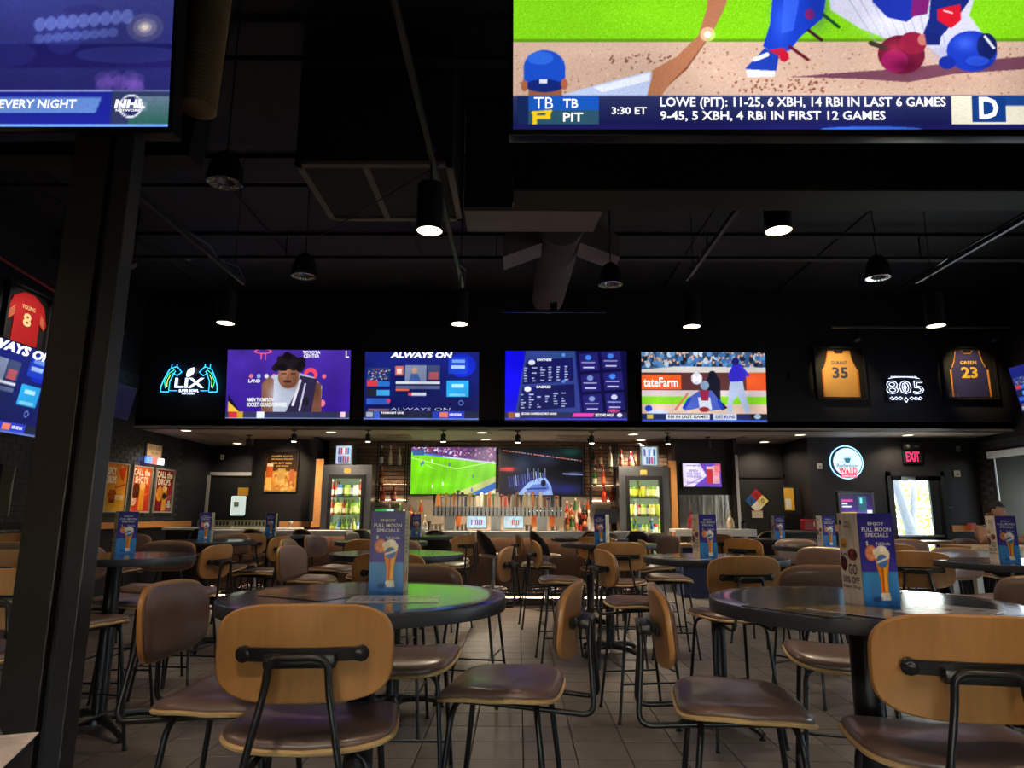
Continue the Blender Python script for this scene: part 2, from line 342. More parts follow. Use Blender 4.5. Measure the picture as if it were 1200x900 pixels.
# slatted wood behind the bottle shelves
sw = MB()
for (xa, xb) in ((-3.7, -2.12), (1.3, 2.9)):
    z = .98
    while z < 2.74: sw.box(xa, xb, 13.365, 13.39 + .01, z, z + .058); z += .074
for z in np.arange(.98, 2.72, .074): sw.box(-2.1, 1.28, 13.375, 13.4, z, z + .058)
tag(sw.obj('wall_slats', M_SLAT), kind='structure')
# floor edge kick trim
struct('baseboard_left', MB().box(XL, XL + .015, -5, 14.4, 0, .12), blkm)
struct('baseboard_right', MB().box(5.3, 6.58, 12.385, 12.4, 0, .12).box(7.64, 8.2, 12.385, 12.4, 0, .12), blkm)
# exit door
d = struct('door_1', MB().box(6.6, 6.665, 12.36, 12.5, 0, 2.14).box(7.555, 7.62, 12.36, 12.5, 0, 2.14).box(6.6, 7.62, 12.36, 12.5, 2.06, 2.14)
           .box(6.665, 6.72, 12.4, 12.45, 0, 2.06).box(7.36, 7.555, 12.4, 12.45, 0, 2.06).box(6.665, 7.555, 12.4, 12.45, 1.98, 2.06).box(6.665, 7.555, 12.4, 12.45, .94, 1.0).box(6.665, 7.555, 12.4, 12.45, 0, .12), mat('dark bronze door frame', (.02, .02, .02), .4, .3))
MB().box(6.72, 7.36, 12.42, 12.43, .12, .94).box(6.72, 7.36, 12.42, 12.43, 1.0, 1.98).obj('pane', glass, d)
MB().box(6.85, 7.1, 12.36, 12.4, 2.0, 2.05).obj('door_closer', steel, d)
MB().tube(fillet([(7.3, 12.4, 1.02), (7.3, 12.33, 1.02), (7.3, 12.33, 1.2), (7.3, 12.4, 1.2)], .03), .01).obj('door_handle', chrome, d)
MB().box(6.7, 7.5, 12.34, 12.37, 1.0, 1.03).obj('push_bar', steel, d)
# door behind the left alcove, with pale metal frame, and the door with the hazard diamond
d = struct('door_2', MB().box(-6.44, -5.15, 14.36, 14.4, 0, 2.12), blkm)
MB().box(-6.5, -6.44, 14.33, 14.4, 0, 2.18).box(-6.5, -5.12, 14.33, 14.4, 2.12, 2.19).obj('door_frame', mat('pale painted metal', (.42, .42, .42), .4), d)
MB().box(-5.96, -5.66, 14.345, 14.37, 1.3, 1.7, b=.03).obj('pane', mat('glowing frosted pane', (.6, .7, .66), .4, emit=(.62, .76, .70), es=.7), d)  # pane glows by itself, standing in for light behind the door
MB().box(-5.9, -5.8, 14.33, 14.346, 1.48, 1.58).obj('notice', mat('grey notice', (.35, .38, .36), .6), d)
MB().box(-5.84, -5.62, 14.34, 14.36, 1.71, 1.87).obj('yellow_notice', mat('yellow sign', (.75, .42, .04), .5), d)
d = struct('door_3', MB().box(4.36, 5.18, 13.57, 13.61, 0, 2.08), blkm)
MB().box(4.30, 4.36, 13.55, 13.62, 0, 2.14).box(5.18, 5.24, 13.55, 13.62, 0, 2.14).box(4.30, 5.24, 13.55, 13.62, 2.08, 2.15).obj('door_frame', wallblk, d)
# window in right wall with solar shade
wn = struct('window_1', MB().box(XR, XR + .06, 8.4, 11.96, .55, .61).box(XR, XR + .06, 8.4, 11.96, 2.36, 2.42).box(XR, XR + .06, 8.4, 8.46, .55, 2.42).box(XR, XR + .06, 11.93, 11.96, .55, 2.42).box(XR, XR + .06, 10.1, 10.16, .55, 2.42), mat('window frame white', (.5, .52, .52), .4))
MB().box(XR + .02, XR + .03, 8.46, 11.93, .61, 2.36).obj('pane', glass, wn)
shm = bpy.data.materials.new('grey green solar shade'); shm.use_nodes = True; n_ = shm.node_tree; pb = n_.nodes['Principled BSDF']; pb.inputs['Base Color'].default_value = (.10, .115, .105, 1); pb.inputs['Roughness'].default_value = .5
tr = n_.nodes.new('ShaderNodeBsdfTranslucent'); tr.inputs[0].default_value = (.03, .037, .034, 1); ms = n_.nodes.new('ShaderNodeMixShader'); wv = n_.nodes.new('ShaderNodeTexWave'); wv.inputs['Scale'].default_value = 60
mr = n_.nodes.new('ShaderNodeMapRange'); mr.inputs['To Min'].default_value = .4; mr.inputs['To Max'].default_value = .6; n_.links.new(wv.outputs['Fac'], mr.inputs['Value']); n_.links.new(mr.outputs[0], ms.inputs[0])
n_.links.new(pb.outputs[0], ms.inputs[1]); n_.links.new(tr.outputs[0], ms.inputs[2]); n_.links.new(ms.outputs[0], n_.nodes['Material Output'].inputs['Surface'])
sh = empty('window_shade', (XR - .05, 8.4, 1.5), 0, 'grey solar roller shade with white head box over the window in the right wall', 'shade')
o = MB().box(-.035, .035, 0, 3.6, .84, .96, b=.01).obj('head_box', whitec, sh)
o = MB().box(.0, .004, .05, 3.44, -.9, .86).obj('shade_fabric', shm, sh)
o = MB().box(-.008, .012, .05, 3.44, -.93, -.9).obj('bottom_rail', steel, sh)
# outside the exit door
tag(MB().box(2, 20, 12.75, 34, -.2, -.06).obj('pavement', mat('sunlit concrete pavement', (.5, .48, .44), .8, bump=.1)), kind='structure')
o = tag(MB().box(14.0, 26, 24.0, 24.4, -.1, 7).obj('garden_wall', mat('pale render', (.92, .92, .9), .8)), 'pale rendered building wall seen in daylight through the exit door', 'wall')
tr_ = empty('tree', (8.50, 15.2, -.06), 0, 'tree with forked grey trunk and yellow green leaves outside the exit door', 'tree')
b = MB(); b.tube([(0, 0, 0), (.05, 0, .8), (.02, 0, 1.2)], [.17, .13, .13], 10); b.tube([(.02, 0, 1.1), (-.12, 0, 1.7), (-.3, 0, 2.6)], [.12, .1, .06], 8); b.tube([(.03, 0, 1.1), (.16, .05, 1.6), (.25, .1, 2.4)], [.1, .07, .05], 8)
b.obj('trunk', mat('grey bark', (.42, .42, .40), .85, bump=.4, scale=20), tr_, smooth=50)
b = MB()
for _ in range(2600):
    c = Vector((random.uniform(-1.6, 1.9), random.uniform(1.2, 3.2), random.uniform(.5, 3.6))); a = Vector([random.gauss(0, 1) for _ in range(3)]).normalized() * .09; e = a.orthogonal().normalized() * .04
    b.add([c - a, c + e, c + a, c - e], [(0, 1, 2, 3)])
tag(b.obj('leaves', mat('yellow green leaf', (.45, .48, .04), .6, var=.4, scale=2), tr_), kind='stuff')
# ------------------------------------------------------------------ chairs
def superpts(w_, h_, n=40, e=4.2):
    out = []
    for k in range(n):
        t = 2 * math.pi * k / n; c, s_ = math.cos(t), math.sin(t)
        out.append((w_ / 2 * math.copysign(abs(c) ** (2 / e), c), h_ / 2 * math.copysign(abs(s_) ** (2 / e), s_)))
    return out
def slab(w_, h_, rings, T=None, warp=None, e=4.2, n=40):
    """rings: (inset, height) from bottom centre to top centre"""
    mb = MB(); vs = []; P0 = superpts(w_, h_, n, e)
    for ins, z in rings:
        sx, sy = (w_ - 2 * ins) / w_, (h_ - 2 * ins) / h_
        vs += [(x * sx, y * sy, z) for x, y in P0]
    if warp: vs = [warp(*v) for v in vs]
    fs = [(i * n + k, i * n + (k + 1) % n, (i + 1) * n + (k + 1) % n, (i + 1) * n + k) for i in range(len(rings) - 1) for k in range(n)]
    for base, flip in ((0, True), ((len(rings) - 1) * n, False)):
        c = len(vs); ins, z = rings[0 if flip else -1]; v0 = (0, 0, z); vs.append(warp(*v0) if warp else v0)
        fs += [((base + (k + 1) % n, base + k, c) if flip else (base + k, base + (k + 1) % n, c)) for k in range(n)]
    return mb.add(vs, fs, T)
def seatwarp(x, y, z):
    f = max(0, (y - .08) / .14); return (x * (1 - .05 * (y / .21)), y, z - .022 * f * f - .006 * math.cos(math.pi * x / .44) + .012 * (abs(x) / .2) ** 2 * (1 if y < 0 else .6))
sp = slab(.475, .43, [(.02, .708), (.004, .710), (0, .716), (0, .720), (.005, .724)], warp=seatwarp)
seat_me = sp.mesh('seat', plyedge, 40)
pd = slab(.455, .41, [(.0, .722), (-.004, .731), (.001, .742), (.02, .752), (.06, .758), (.12, .761)], warp=seatwarp); pad_me = pd.mesh('seat_pad', vinyl, 60)
def bw(x, y, z):   # backrest: bend about the vertical axis and lean
    zz = y; yy = -z; return (x, yy - .27 + .75 * x * x - .10 * zz + .22 * zz * zz, .973 + zz)
bs = slab(.465, .252, [(.004, .012), (.0, .008), (.0, -.004), (.004, -.007)], warp=lambda x, y, z: bw(x, y, z), e=3.6, n=44)
# slab rings run from +z (rear) to -z (front) so flip winding
bs.f = [tuple(reversed(f)) for f in bs.f]; back_me = bs.mesh('backrest', ply, 40)
bp_ = slab(.447, .234, [(.0, -.007), (-.003, -.014), (.006, -.024), (.03, -.031), (.08, -.034)], warp=lambda x, y, z: bw(x, y, z), e=3.6, n=44)
bp_.f = [tuple(reversed(f)) for f in bp_.f]; bpad_me = bp_.mesh('backrest_pad', vinyl, 60)
b = MB(); 
pts = [(-.15 + .017 * math.cos(t), .965 + .019 * math.sin(t)) for t in np.linspace(math.pi / 2, 3 * math.pi / 2, 8)] + [(.15 + .017 * math.cos(t), .965 + .019 * math.sin(t)) for t in np.linspace(-math.pi / 2, math.pi / 2, 8)]
def onback(x, z, off): p = bw(x, z - .965, off); return (p[0], p[1], p[2])
# bracket follows the curve of the shell: built in short segments
xs = np.linspace(-.15, .15, 11); vs = []; 
for x in xs:
    for (off, dz) in ((.012, -.017), (.012, .017), (.024, .017), (.024, -.017)): vs.append(onback(x, .965 + dz, off))
b.add(vs, [(4 * i + k, 4 * i + (k + 1) % 4, 4 * i + 4 + (k + 1) % 4, 4 * i + 4 + k) for i in range(10) for k in range(4)] + [(3, 2, 1, 0), (40, 41, 42, 43)])
for sx in (-1, 1):
    p = onback(sx * .15, .965, .012); b.lathe([(.021, 0), (.021, .010), (.017, .013), (.009, .014), (.009, .018), (.006, .019)], 12, Matrix.Translation(p) @ Matrix.Rotation(R(90), 4, 'X') @ Matrix.Rotation(sx * R(12), 4, 'Y'))
b.box(-.09, .09, -.318, -.28, .944, .978, b=.006)
brk_me = b.mesh('bracket', blk, 40)
b = MB(); b.tube(fillet([(-.11, .12, .695), (-.125, -.1, .69), (-.125, -.335, .675), (-.078, -.318, .90), (-.074, -.322, .972), (.074, -.322, .972), (.078, -.318, .90), (.125, -.335, .675), (.125, -.1, .69), (.11, .12, .695)], .045, 6), .0095, 8)
arch_me = b.mesh('back_frame', blk, 60)
def legpts(sx, sy): return fillet([(sx * .03, sy * .13, .694), (sx * .165, sy * .145, .692), (sx * (.212), sy * .225, .0)], .06, 6)
leg_mes = {}
for sx in (-1, 1):
    for sy in (-1, 1):
        b = MB(); b.tube(legpts(sx, sy), .0105, 8); b.lathe([(.014, 0), (.014, .012), (.011, .02)], 8, Matrix.Translation((sx * .212, sy * .225, 0)))
        leg_mes[sx, sy] = b.mesh('leg', blk, 60)
def at_leg(sx, sy, z): t = 1 - z / .692; return (sx * (.165 + .047 * t), sy * (.145 + .08 * t), z)
str_mes = []
for a, c in (((-1, 1, .30), (1, 1, .30)), ((-1, -1, .34), (1, -1, .34)), ((-1, -1, .24), (-1, 1, .24)), ((1, -1, .24), (1, 1, .24))):
    b = MB(); b.tube([at_leg(*a), at_leg(*c)], .0065, 6); str_mes.append(b.mesh('stretcher', blk, 60))
b = MB(); b.box(-.13, .13, -.13, -.115, .694, .712); b.box(-.13, .13, .115, .13, .694, .708); b.box(-.125, -.11, -.13, .13, .696, .71); b.box(.11, .125, -.13, .13, .696, .71); sf_me = b.mesh('seat_frame', blk)
def bar_chair(x, y, deg, label, group):
    t = empty('bar_chair', (x, y, 0), -R(deg), label, 'chair', group)
    for nm, me in (('seat', seat_me), ('seat_pad', pad_me), ('backrest', back_me), ('backrest_pad', bpad_me), ('bracket', brk_me), ('back_frame', arch_me), ('seat_frame', sf_me)): link(nm, me, t)
    for me in leg_mes.values(): link('leg', me, t)
    for me in str_mes: link('stretcher', me, t)
    return t
G1 = 'plywood high chairs around the near tables'; G2 = 'plywood high chairs in the middle of the room'; G3 = 'plywood high chairs towards the bar'
CH = [
(-.585, 2.15, -5, 'maple backed high chair seen from behind at the near left table', G1),
(1.15, 2.02, 9, 'maple backed high chair seen from behind at the bottom right corner', G1),
(-.05, 2.63, -80, 'high chair seen side on with purple lit seat, right of the near left table', G1),
(.735, 2.42, 98, 'high chair seen side on, facing right, on the left of the near right table', G1),
(-.95, 2.46, 90, 'high chair with blue lit seat and upright brown pad left of the near left table', G1),
(-.49, 3.10, 180, 'high chair facing the camera directly behind the near left table', G1),
(1.44, 3.22, 197, 'high chair facing the camera directly behind the near right table', G1),
(1.86, 2.80, -100, 'high chair cut by the right edge of the picture, right of the near right table', G1),
(-2.56, 5.42, -85, 'maple high chair seen from its back corner just left of the near left table', G2),
(-2.98, 5.78, 172, 'high chair with wide brown back pad behind the round table by the column', G2),
(-2.80, 4.92, 90, 'high chair whose red brown seat shows right of the steel column', G2),
(-4.40, 7.69, 180, 'high chair half hidden behind the menu stand of the table by the steel column', G2),
(-2.49, 4.02, 10, 'high chair nearly hidden by the steel column, only its seat front showing', G2),
(-3.46, 4.75, -30, 'maple backed high chair showing its bracket end left of the steel column', G2),
(-2.27, 3.23, -15, 'maple backed high chair cut by the left edge, nearest one left of the steel column', G2),
(-4.05, 5.40, 150, 'high chair with mauve back pad at the left edge, below the wall counter', G2),
(-3.36, 8.02, 170, 'high chair with brown back pad behind the second menu stand from the left', G2),
(-3.46, 8.72, -40, 'maple backed high chair seen from behind in front of the far left table', G3),
(-2.76, 7.46, -80, 'maple high chair seen from its back corner, right of the second menu stand from left', G2),
(-1.46, 5.22, 98, 'high chair with upright brown back pad turned right, left of the green lit table', G2),
(-1.93, 6.62, 90, 'high chair whose empty seat shows behind the left rim of the near left table', G2),
(-2.10, 7.98, 105, 'high chair with grey brown pad turned right, in front of the left bottle fridge', G3),
(-.81, 4.66, 0, 'maple backed high chair behind the menu stand of the near left table', G2),
(-.33, 5.36, -80, 'high chair seen side on right of the green lit table', G2),
(-1.14, 6.35, 180, 'high chair facing the camera just behind the green lit table', G2),
(-1.44, 7.00, 0, 'maple backed high chair in front of the far green lit table', G3),
(-2.07, 9.65, 100, 'small grey padded high chair seen above the menu stand, close to the left fridge', G3),
(-.88, 9.5, -85, 'far high chair seen edge on left of the black bar stool', G3),
(-.85, 8.54, -60, 'far maple backed high chair left of the black bar stool, lower of two', G3),
(.26, 8.74, 85, 'far high chair facing right in front of the tap tower, edge on back', G3),
(.42, 6.70, 85, 'high chair facing right in the middle of the floor, long thin legs in full view', G3),
(.95, 6.60, 5, 'maple backed high chair seen from behind under the menu stand in the middle right', G3),
(1.50, 7.02, 90, 'high chair whose empty seat shows right of the middle right maple back', G3),
(.85, 5.02, 80, 'high chair facing right left of the right middle table, bracket on its left', G2),
(1.33, 4.50, -8, 'maple backed high chair seen from behind in front of the right middle table', G2),
(2.22, 5.45, -125, 'high chair with pale grey lit back pad turned left, behind the near right table', G2),
(2.95, 7.22, 180, 'high chair with wide brown back pad behind the menu stand under the kiosk', G3),
(2.60, 7.70, 50, 'maple rimmed high chair with bracket showing, right of the right middle table', G3),
(2.95, 9.6, 60, 'far high chair seen edge on before the white service shelf', G3),
(1.75, 9.74, -115, 'far green tinted padded high chair before the right bottle fridge, further of two', G3),
(1.60, 8.40, -115, 'far green tinted padded high chair before the right bottle fridge, nearer of two', G3),
(.98, 8.15, 20, 'far maple backed high chair just left of the middle right menu stand', G3),
(1.15, 9.45, 180, 'far high chair facing the camera behind the middle right menu stand', G3),
(3.49, 5.34, 170, 'high chair with pale lit back pad facing the camera behind the far right round table', G2),
(2.93, 5.20, 30, 'tilted looking maple backed high chair with bracket right of the near right menu stand', G2),
(3.42, 6.57, 20, 'maple backed high chair half hidden behind the near right menu stand', G2),
(4.19, 7.34, 180, 'small mauve padded high chair before the exit door', G3),
]
for c in CH: bar_chair(*c)
# ------------------------------------------------------------------ tables
top_me = MB().lathe([(.02, 1.018), (.476, 1.018), (.476, 1.0595), (.474, 1.06), (.4, 1.06), (.2, 1.06)], 64).mesh('tabletop', tabtop, 35)
band_me = MB().lathe([(.4755, 1.018), (.479, 1.0195), (.48, 1.023), (.48, 1.054), (.4785, 1.058), (.4755, 1.0596)], 64, caps=False).mesh('edge_band', mat('matt black edging', (.03, .033, .04), .42), 50)
post_me = MB().lathe([(.075, .05), (.07, .075), (.05, .09), (.045, .12), (.045, .99), (.06, .995), (.06, 1.003)], 20).mesh('post', blk, 40)
pl = MB(); pl.box(-.25, .25, -.03, .03, 1.003, 1.018); pl.box(-.03, .03, -.25, .25, 1.003, 1.018); plate_me = pl.mesh('mounting_plate', blkm)
arm = MB(); n_ = 9
for i in range(n_):
    pass
arm.tube([(.03, 0, .075), (.12, 0, .078), (.24, 0, .066), (.33, 0, .045), (.36, 0, .03)], [.034, .03, .025, .022, .02], 8); foot_me = arm.mesh('foot', blk, 60)
gl = MB(); gl.lathe([(.02, 0), (.022, .008), (.012, .012), (.01, .04)], 10, Matrix.Translation((.35, 0, 0))); glide_me = gl.mesh('glide', plastic, 40)
def high_table(x, y, label, rot=.4):
    t = empty('high_table', (x, y, 0), rot, label, 'table', 'round charcoal high tables')
    link('tabletop', top_me, t); link('edge_band', band_me, t); link('post', post_me, t); link('mounting_plate', plate_me, t)
    for k in range(4):
        f = link('foot', foot_me, t, rot=(0, 0, k * math.pi / 2)); link('glide', glide_me, f)
    return t
TB = {'1': (-.52, 2.43, 'round charcoal high table nearest on the left, reflecting the green screen'), '2': (1.13, 2.36, 'round charcoal high table nearest on the right, with menus lying on it'),
 '3': (1.34, 4.80, 'round charcoal high table in the middle right behind a maple chair back'), '4': (-.87, 5.06, 'round high table with green reflection directly behind the near left table'),
 '5': (-2.62, 4.56, 'round high table just right of the steel column, blue and pink reflections'), '6': (-3.2, 7.18, 'round high table with the second menu stand from the left'),
 '7': (-3.27, 9.19, 'far left round high table with the third menu stand from the left'), '8': (-1.43, 7.33, 'far round high table with green reflection, left of the centre aisle'),
 '9': (-1.34, 9.30, 'small looking round high table closest to the tap tower on the left'), '10': (2.92, 6.67, 'round high table right of centre before the wall with the round lit sign'),
 '11': (3.3, 8.75, 'far right round high table before the door with the hazard diamond'), '12': (.92, 7.12, 'round high table right of the centre aisle with a two sided menu stand'),
 '13': (.89, 8.72, 'far round high table right of the centre aisle, close to the bar front'), '14': (3.19, 4.49, 'round high table cut by the right edge of the picture')}
for k, (x, y, lb) in TB.items(): high_table(x, y, lb, random.uniform(.2, 1.2))
# the table the camera stands at, its menu sheet at the lower left corner
high_table(-1.02, .62, 'charcoal high table right beside the camera, only its rim at the lower left corner')
# ------------------------------------------------------------------ menu stands
def tent_front():
    p = Pic(0, 0, 130, 280, 66, 140, (42, 38, 140)); p.grad(0, 0, 130, 180, (36, 34, 128), (60, 50, 160)); p.grad(0, 178, 130, 280, (60, 140, 200), (40, 110, 190))
    p.ell(40, 122, 22, 24, (225, 120, 90)); p.ell(40, 122, 17, 19, (245, 165, 110))
    for k in range(6): a = k * math.pi / 3; p.line(40, 122, 40 + 17 * math.cos(a), 122 + 19 * math.sin(a), 2, (225, 110, 70))
    p.poly([(52, 135), (104, 135), (100, 160), (92, 195), (92, 240), (66, 240), (66, 195), (56, 165)], (235, 130, 25)); p.poly([(80, 140), (100, 140), (90, 195), (90, 236), (80, 236)], (248, 180, 40)); p.line(76, 160, 74, 235, 5, (190, 70, 10))
    p.poly([(64, 240), (94, 240), (98, 262), (60, 262)], (225, 225, 215)); p.ell(60, 118, 14, 10, (248, 240, 220)); p.ell(78, 112, 20, 13, (252, 246, 232)); p.ell(94, 124, 12, 13, (248, 240, 225)); p.rect(52, 118, 104, 138, (245, 232, 205))
    p.ell(78, 146, 20, 20, (75, 120, 190)); p.line(60, 150, 96, 138, 7, (235, 240, 245)); p.ell(50, 258, 18, 8, (20, 40, 110), .5); return p
def tent_side():
    p = Pic(0, 0, 110, 280, 56, 140, (222, 208, 200)); p.ell(26, 96, 18, 16, (232, 168, 60)); p.ell(70, 128, 26, 18, (110, 30, 40)); p.ell(20, 158, 18, 22, (90, 24, 36)); p.ell(82, 128, 10, 8, (60, 14, 24)); p.ell(66, 122, 8, 5, (160, 60, 60)); p.ell(14, 30, 7, 8, (40, 20, 30)); return p
def tent_list():
    p = Pic(0, 0, 110, 280, 28, 70, (214, 205, 170))
    for k in range(9): p.rect(14, 30 + k * 14, 14 + random.uniform(50, 80), 34 + k * 14, (90, 80, 60))
    p.ell(30, 230, 14, 24, (200, 120, 50)); p.ell(70, 225, 14, 28, (180, 60, 40)); return p
TW, TD, THH = .122, .10, .283
f_me = tent_front().mesh('picture', TW, THH, M_PRINT, y=-TD / 2 - .0012); s_me = tent_side().mesh('side', TD, THH, M_PRINT); l_me = tent_list().mesh('side', TD, THH, M_PRINT)
b = MB(); b.box(-TW / 2, TW / 2, -TD / 2 - .0006, TD / 2 + .0006, 0, THH); body_me = b.mesh('stand', mat('clear acrylic', (.3, .3, .33), .2))
b = MB(); 
for s_, z, w2, h in (('ENJOY', .243, .028, .012), ('FULL MOON', .226, .050, .013), ('SPECIALS', .209, .040, .012)): text_into(b, s_, -w2, w2, z, z + h, y=-TD / 2 - .003)
text_into(b, '$', -.040, -.032, .182, .197, y=-TD / 2 - .003); text_into(b, 'Tall Drafts', -.006, .044, .184, .193, y=-TD / 2 - .003); tf_me = b.mesh('lettering', WHITE_P)
b = MB(); Ts = Matrix.Translation((-TW / 2 - .0035, 0, 0)) @ Matrix.Rotation(-math.pi / 2, 4, 'Z')
c = MB(); text_into(c, 'BO', -.044, -.010, .128, .158); text_into(c, 'GO', -.008, .034, .092, .125); text_into(c, '50% OFF', -.040, .042, .066, .086); text_into(c, 'Bone-In Wings', -.040, .044, .048, .060); text_into(c, 'WILD\nWINGS', -.018, .018, .236, .258); text_into(c, 'FREE', -.034, -.016, .176, .186)
b.add(c.v, c.f, Ts); ts_me = b.mesh('lettering', BLACK_P)
def menu_stand(x, y, rz, label):
    t = empty('menu_stand', (x, y, 1.0602), R(rz), label, 'menu stand', 'upright cardboard menu stands on the tables')
    link('stand', body_me, t); fr = link('picture', f_me, t); link('lettering', tf_me, fr)
    o = link('picture', s_me, t, loc=(-TW / 2 - .0012, 0, 0), rot=(0, 0, -math.pi / 2)); link('lettering', ts_me, t)
    link('picture', l_me, t, loc=(TW / 2 + .0012, 0, 0), rot=(0, 0, math.pi / 2)); link('picture', f_me, t, rot=(0, 0, math.pi)); return t
for x, y, rz, lb in [(-.47, 2.57, 0, 'menu stand with beer glass picture on the near left table'), (1.12, 2.26, 9, 'two sided menu stand with beer glass and bold black offer on the near right table'),
 (1.23, 4.62, 12, 'menu stand on the right middle table, white side to the left'), (-2.70, 4.78, 42, 'menu stand beside the steel column, in front of the wall posters'),
 (-3.25, 7.25, 10, 'menu stand second from the left, before the dark door'), (-3.3, 9.3, 5, 'small menu stand third from the left, under the framed beer poster'),
 (-1.36, 9.34, 0, 'tiny menu stand just right of the large left one'), (.86, 7.17, -28, 'menu stand turned left between tap tower and right fridge'),
 (3.24, 8.72, 0, 'small menu stand under the yellow notice, before the red box'), (2.88, 6.55, 5, 'menu stand just left of the near right one, under the kiosk'),
 (3.03, 4.40, -5, 'menu stand in front of the seated man at the right edge')]: menu_stand(x, y, rz, lb)
def sheet_pic(k):
    random.seed(k); p = Pic(0, 0, 100, 140, 50, 70, [(200, 190, 185), (188, 182, 184), (150, 120, 60), (90, 80, 78), (175, 165, 160)][k % 5])
    for i in range(9): p.rect(10, 12 + i * 13, random.uniform(50, 90), 14 + i * 13, (90, 80, 90), .3)
    p.ell(random.uniform(30, 70), 60, 18, 12, random.choice([(200, 120, 50), (120, 60, 40), (190, 170, 90)]), .8); p.rect(60, 90, 92, 125, (170, 90, 60), .6); return p
def flat_menu(x, y, rz, k, label, z=1.0603, w_=.20, h_=.29):
    p = sheet_pic(k); me = p.mesh('menu_sheet', w_, h_, M_POSTER, zo=-h_ / 2)
    t = link('menu_sheet', me, loc=(x, y, z + .0018), rot=(-math.pi / 2, 0, R(rz))); tag(t, label, 'menu', 'laminated menus lying on the tables')
    mb = MB(); mb.box(-w_ / 2, w_ / 2, .0004, .0016, -h_ / 2, h_ / 2); link('backing', mb.mesh('backing', whitec if k % 5 != 3 else plastic), t); return t
flat_menu(-.40, 2.31, 94, 1, 'pale menu sheet flat in front of the menu stand on the near left table', w_=.19)
flat_menu(-.70, 2.40, 60, 3, 'dark glossy menu lying on the left half of the near left table', w_=.2)
flat_menu(.86, 2.14, 35, 3, 'dark menu at the front left of the near right table', w_=.22)
flat_menu(1.02, 2.06, 35, 2, 'gold and brown menu in the middle of the near right table', z=1.0625)
flat_menu(1.24, 2.06, -50, 1, 'pale menu at the right of the near right menu stand', z=1.065)
flat_menu(1.10, 4.63, 40, 2, 'brown menu left of the right middle menu stand'); flat_menu(1.0, 4.82, -30, 1, 'white papers left of the right middle menu stand', w_=.16, h_=.2)
flat_menu(-.64, .80, 20, 0, 'cream menu sheet at the very lower left corner of the picture', w_=.16, h_=.18)
random.seed(11)
# ------------------------------------------------------------------ the bar
bar = empty('bar_counter', (0, 10.7, 0), 0, 'long bar with white top edge, dark wood front and warm glow under the lip', 'bar counter')
BX0, BX1 = -5.0, 2.0
MB().box(BX0, BX1, .0, .62, 1.045, 1.09).box(BX0, BX1, -.02, .0, 1.0, 1.09, b=.006).obj('countertop', whitec, bar)
MB().box(BX0, BX1, .16, .6, 0.12, 1.045).obj('body', barwood, bar)
k = 0; xx = BX0
while xx < BX1 - .01:
    x2 = min(xx + .35, BX1); MB().box(xx + .003, x2 - .003, .145, .16, .22, 1.0, b=.002).obj('panel', barwood, bar); xx = x2
MB().box(BX0, BX1, .05, .6, 0, .10).obj('plinth', barwood, bar)
MB().box(BX0, BX1, .10, .16, .10, .13).obj('kick_ledge', barwood, bar)
b = MB(); b.tube([(BX0, -.06, .2), (BX1, -.06, .2)], .02, 10)
for q in range(8): b.tube([(BX0 + .4 + q * .88, -.06, .2), (BX0 + .4 + q * .88, .06, .17)], .012, 6)
b.obj('foot_rail', chrome, bar)
MB().box(BX0 + .05, BX1 - .05, .03, .06, 1.03, 1.044).obj('light_strip', warmled, bar)
MB().box(BX0 + .05, BX1 - .05, .09, .1, .105, .118).obj('light_strip', warmled, bar)
MB().box(BX0, BX1, .3, .45, 1.09, 1.10).obj('drip_mat', plastic, bar)
b = MB(); b.box(-.03, .03, .135, .144, .72, .84); b.obj('socket_plate', steel, bar)
# bar stools with black bucket shells on pedestals
bs_ = MB(); n_ = 20
vs = []
for i, (z, rx_, dep) in enumerate([(.75, .14, .10), (.765, .20, .16), (.82, .225, .19), (.9, .235, .205), (1.0, .235, .215), (1.08, .215, .21), (1.12, .17, .2)]):
    for k in range(n_ + 1):
        a = math.pi * k / n_; f = 1.0
        vs.append((rx_ * math.cos(a), -dep * math.sin(a) * 1.0 - (z - .75) * .12, z - (.16 * (z - .75) / .37 * 1.15 * (1 - math.sin(a)) ** 1.3)))
m_ = len(vs); vs += [(x * .95, y * .93 + .004, z + .002) for x, y, z in vs]; W_ = n_ + 1
fs = [(i * W_ + k, (i + 1) * W_ + k, (i + 1) * W_ + k + 1, i * W_ + k + 1) for i in range(6) for k in range(n_)]
fs += [tuple(m_ + j for j in reversed(f)) for f in fs]
rim = [6 * W_ + k for k in range(W_)]; fs += [(a, m_ + a, m_ + c, c) for a, c in zip(rim, rim[1:])]
bs_.add(vs, fs); shell_me = bs_.mesh('shell', mat('black moulded shell', (.02, .016, .015), .35), 60)
rm = MB(); rm.tube([vs[i] for i in rim], .008, 6); rim_me = rm.mesh('rim', plyedge, 60)
seat2 = slab(.42, .40, [(.01, .742), (0, .75), (0, .765), (.015, .778), (.06, .785)], e=3).mesh('seat_pad', mat('tan vinyl', (.33, .24, .19), .45), 50)
ped = MB().lathe([(.17, 0), (.17, .012), (.06, .025), (.033, .04), (.033, .72), (.09, .73), (.09, .742)], 20).mesh('pedestal', steel, 40)
fr_ = MB(); fr_.tube([(.2 * math.cos(a), .2 * math.sin(a), .30) for a in np.linspace(0, 2 * math.pi, 25)], .011, 8, caps=False)
for a in (0, 2.09, 4.19): fr_.tube([(.03 * math.cos(a), .03 * math.sin(a), .30), (.2 * math.cos(a), .2 * math.sin(a), .30)], .008, 6)
ring_me = fr_.mesh('foot_ring', chrome, 60)
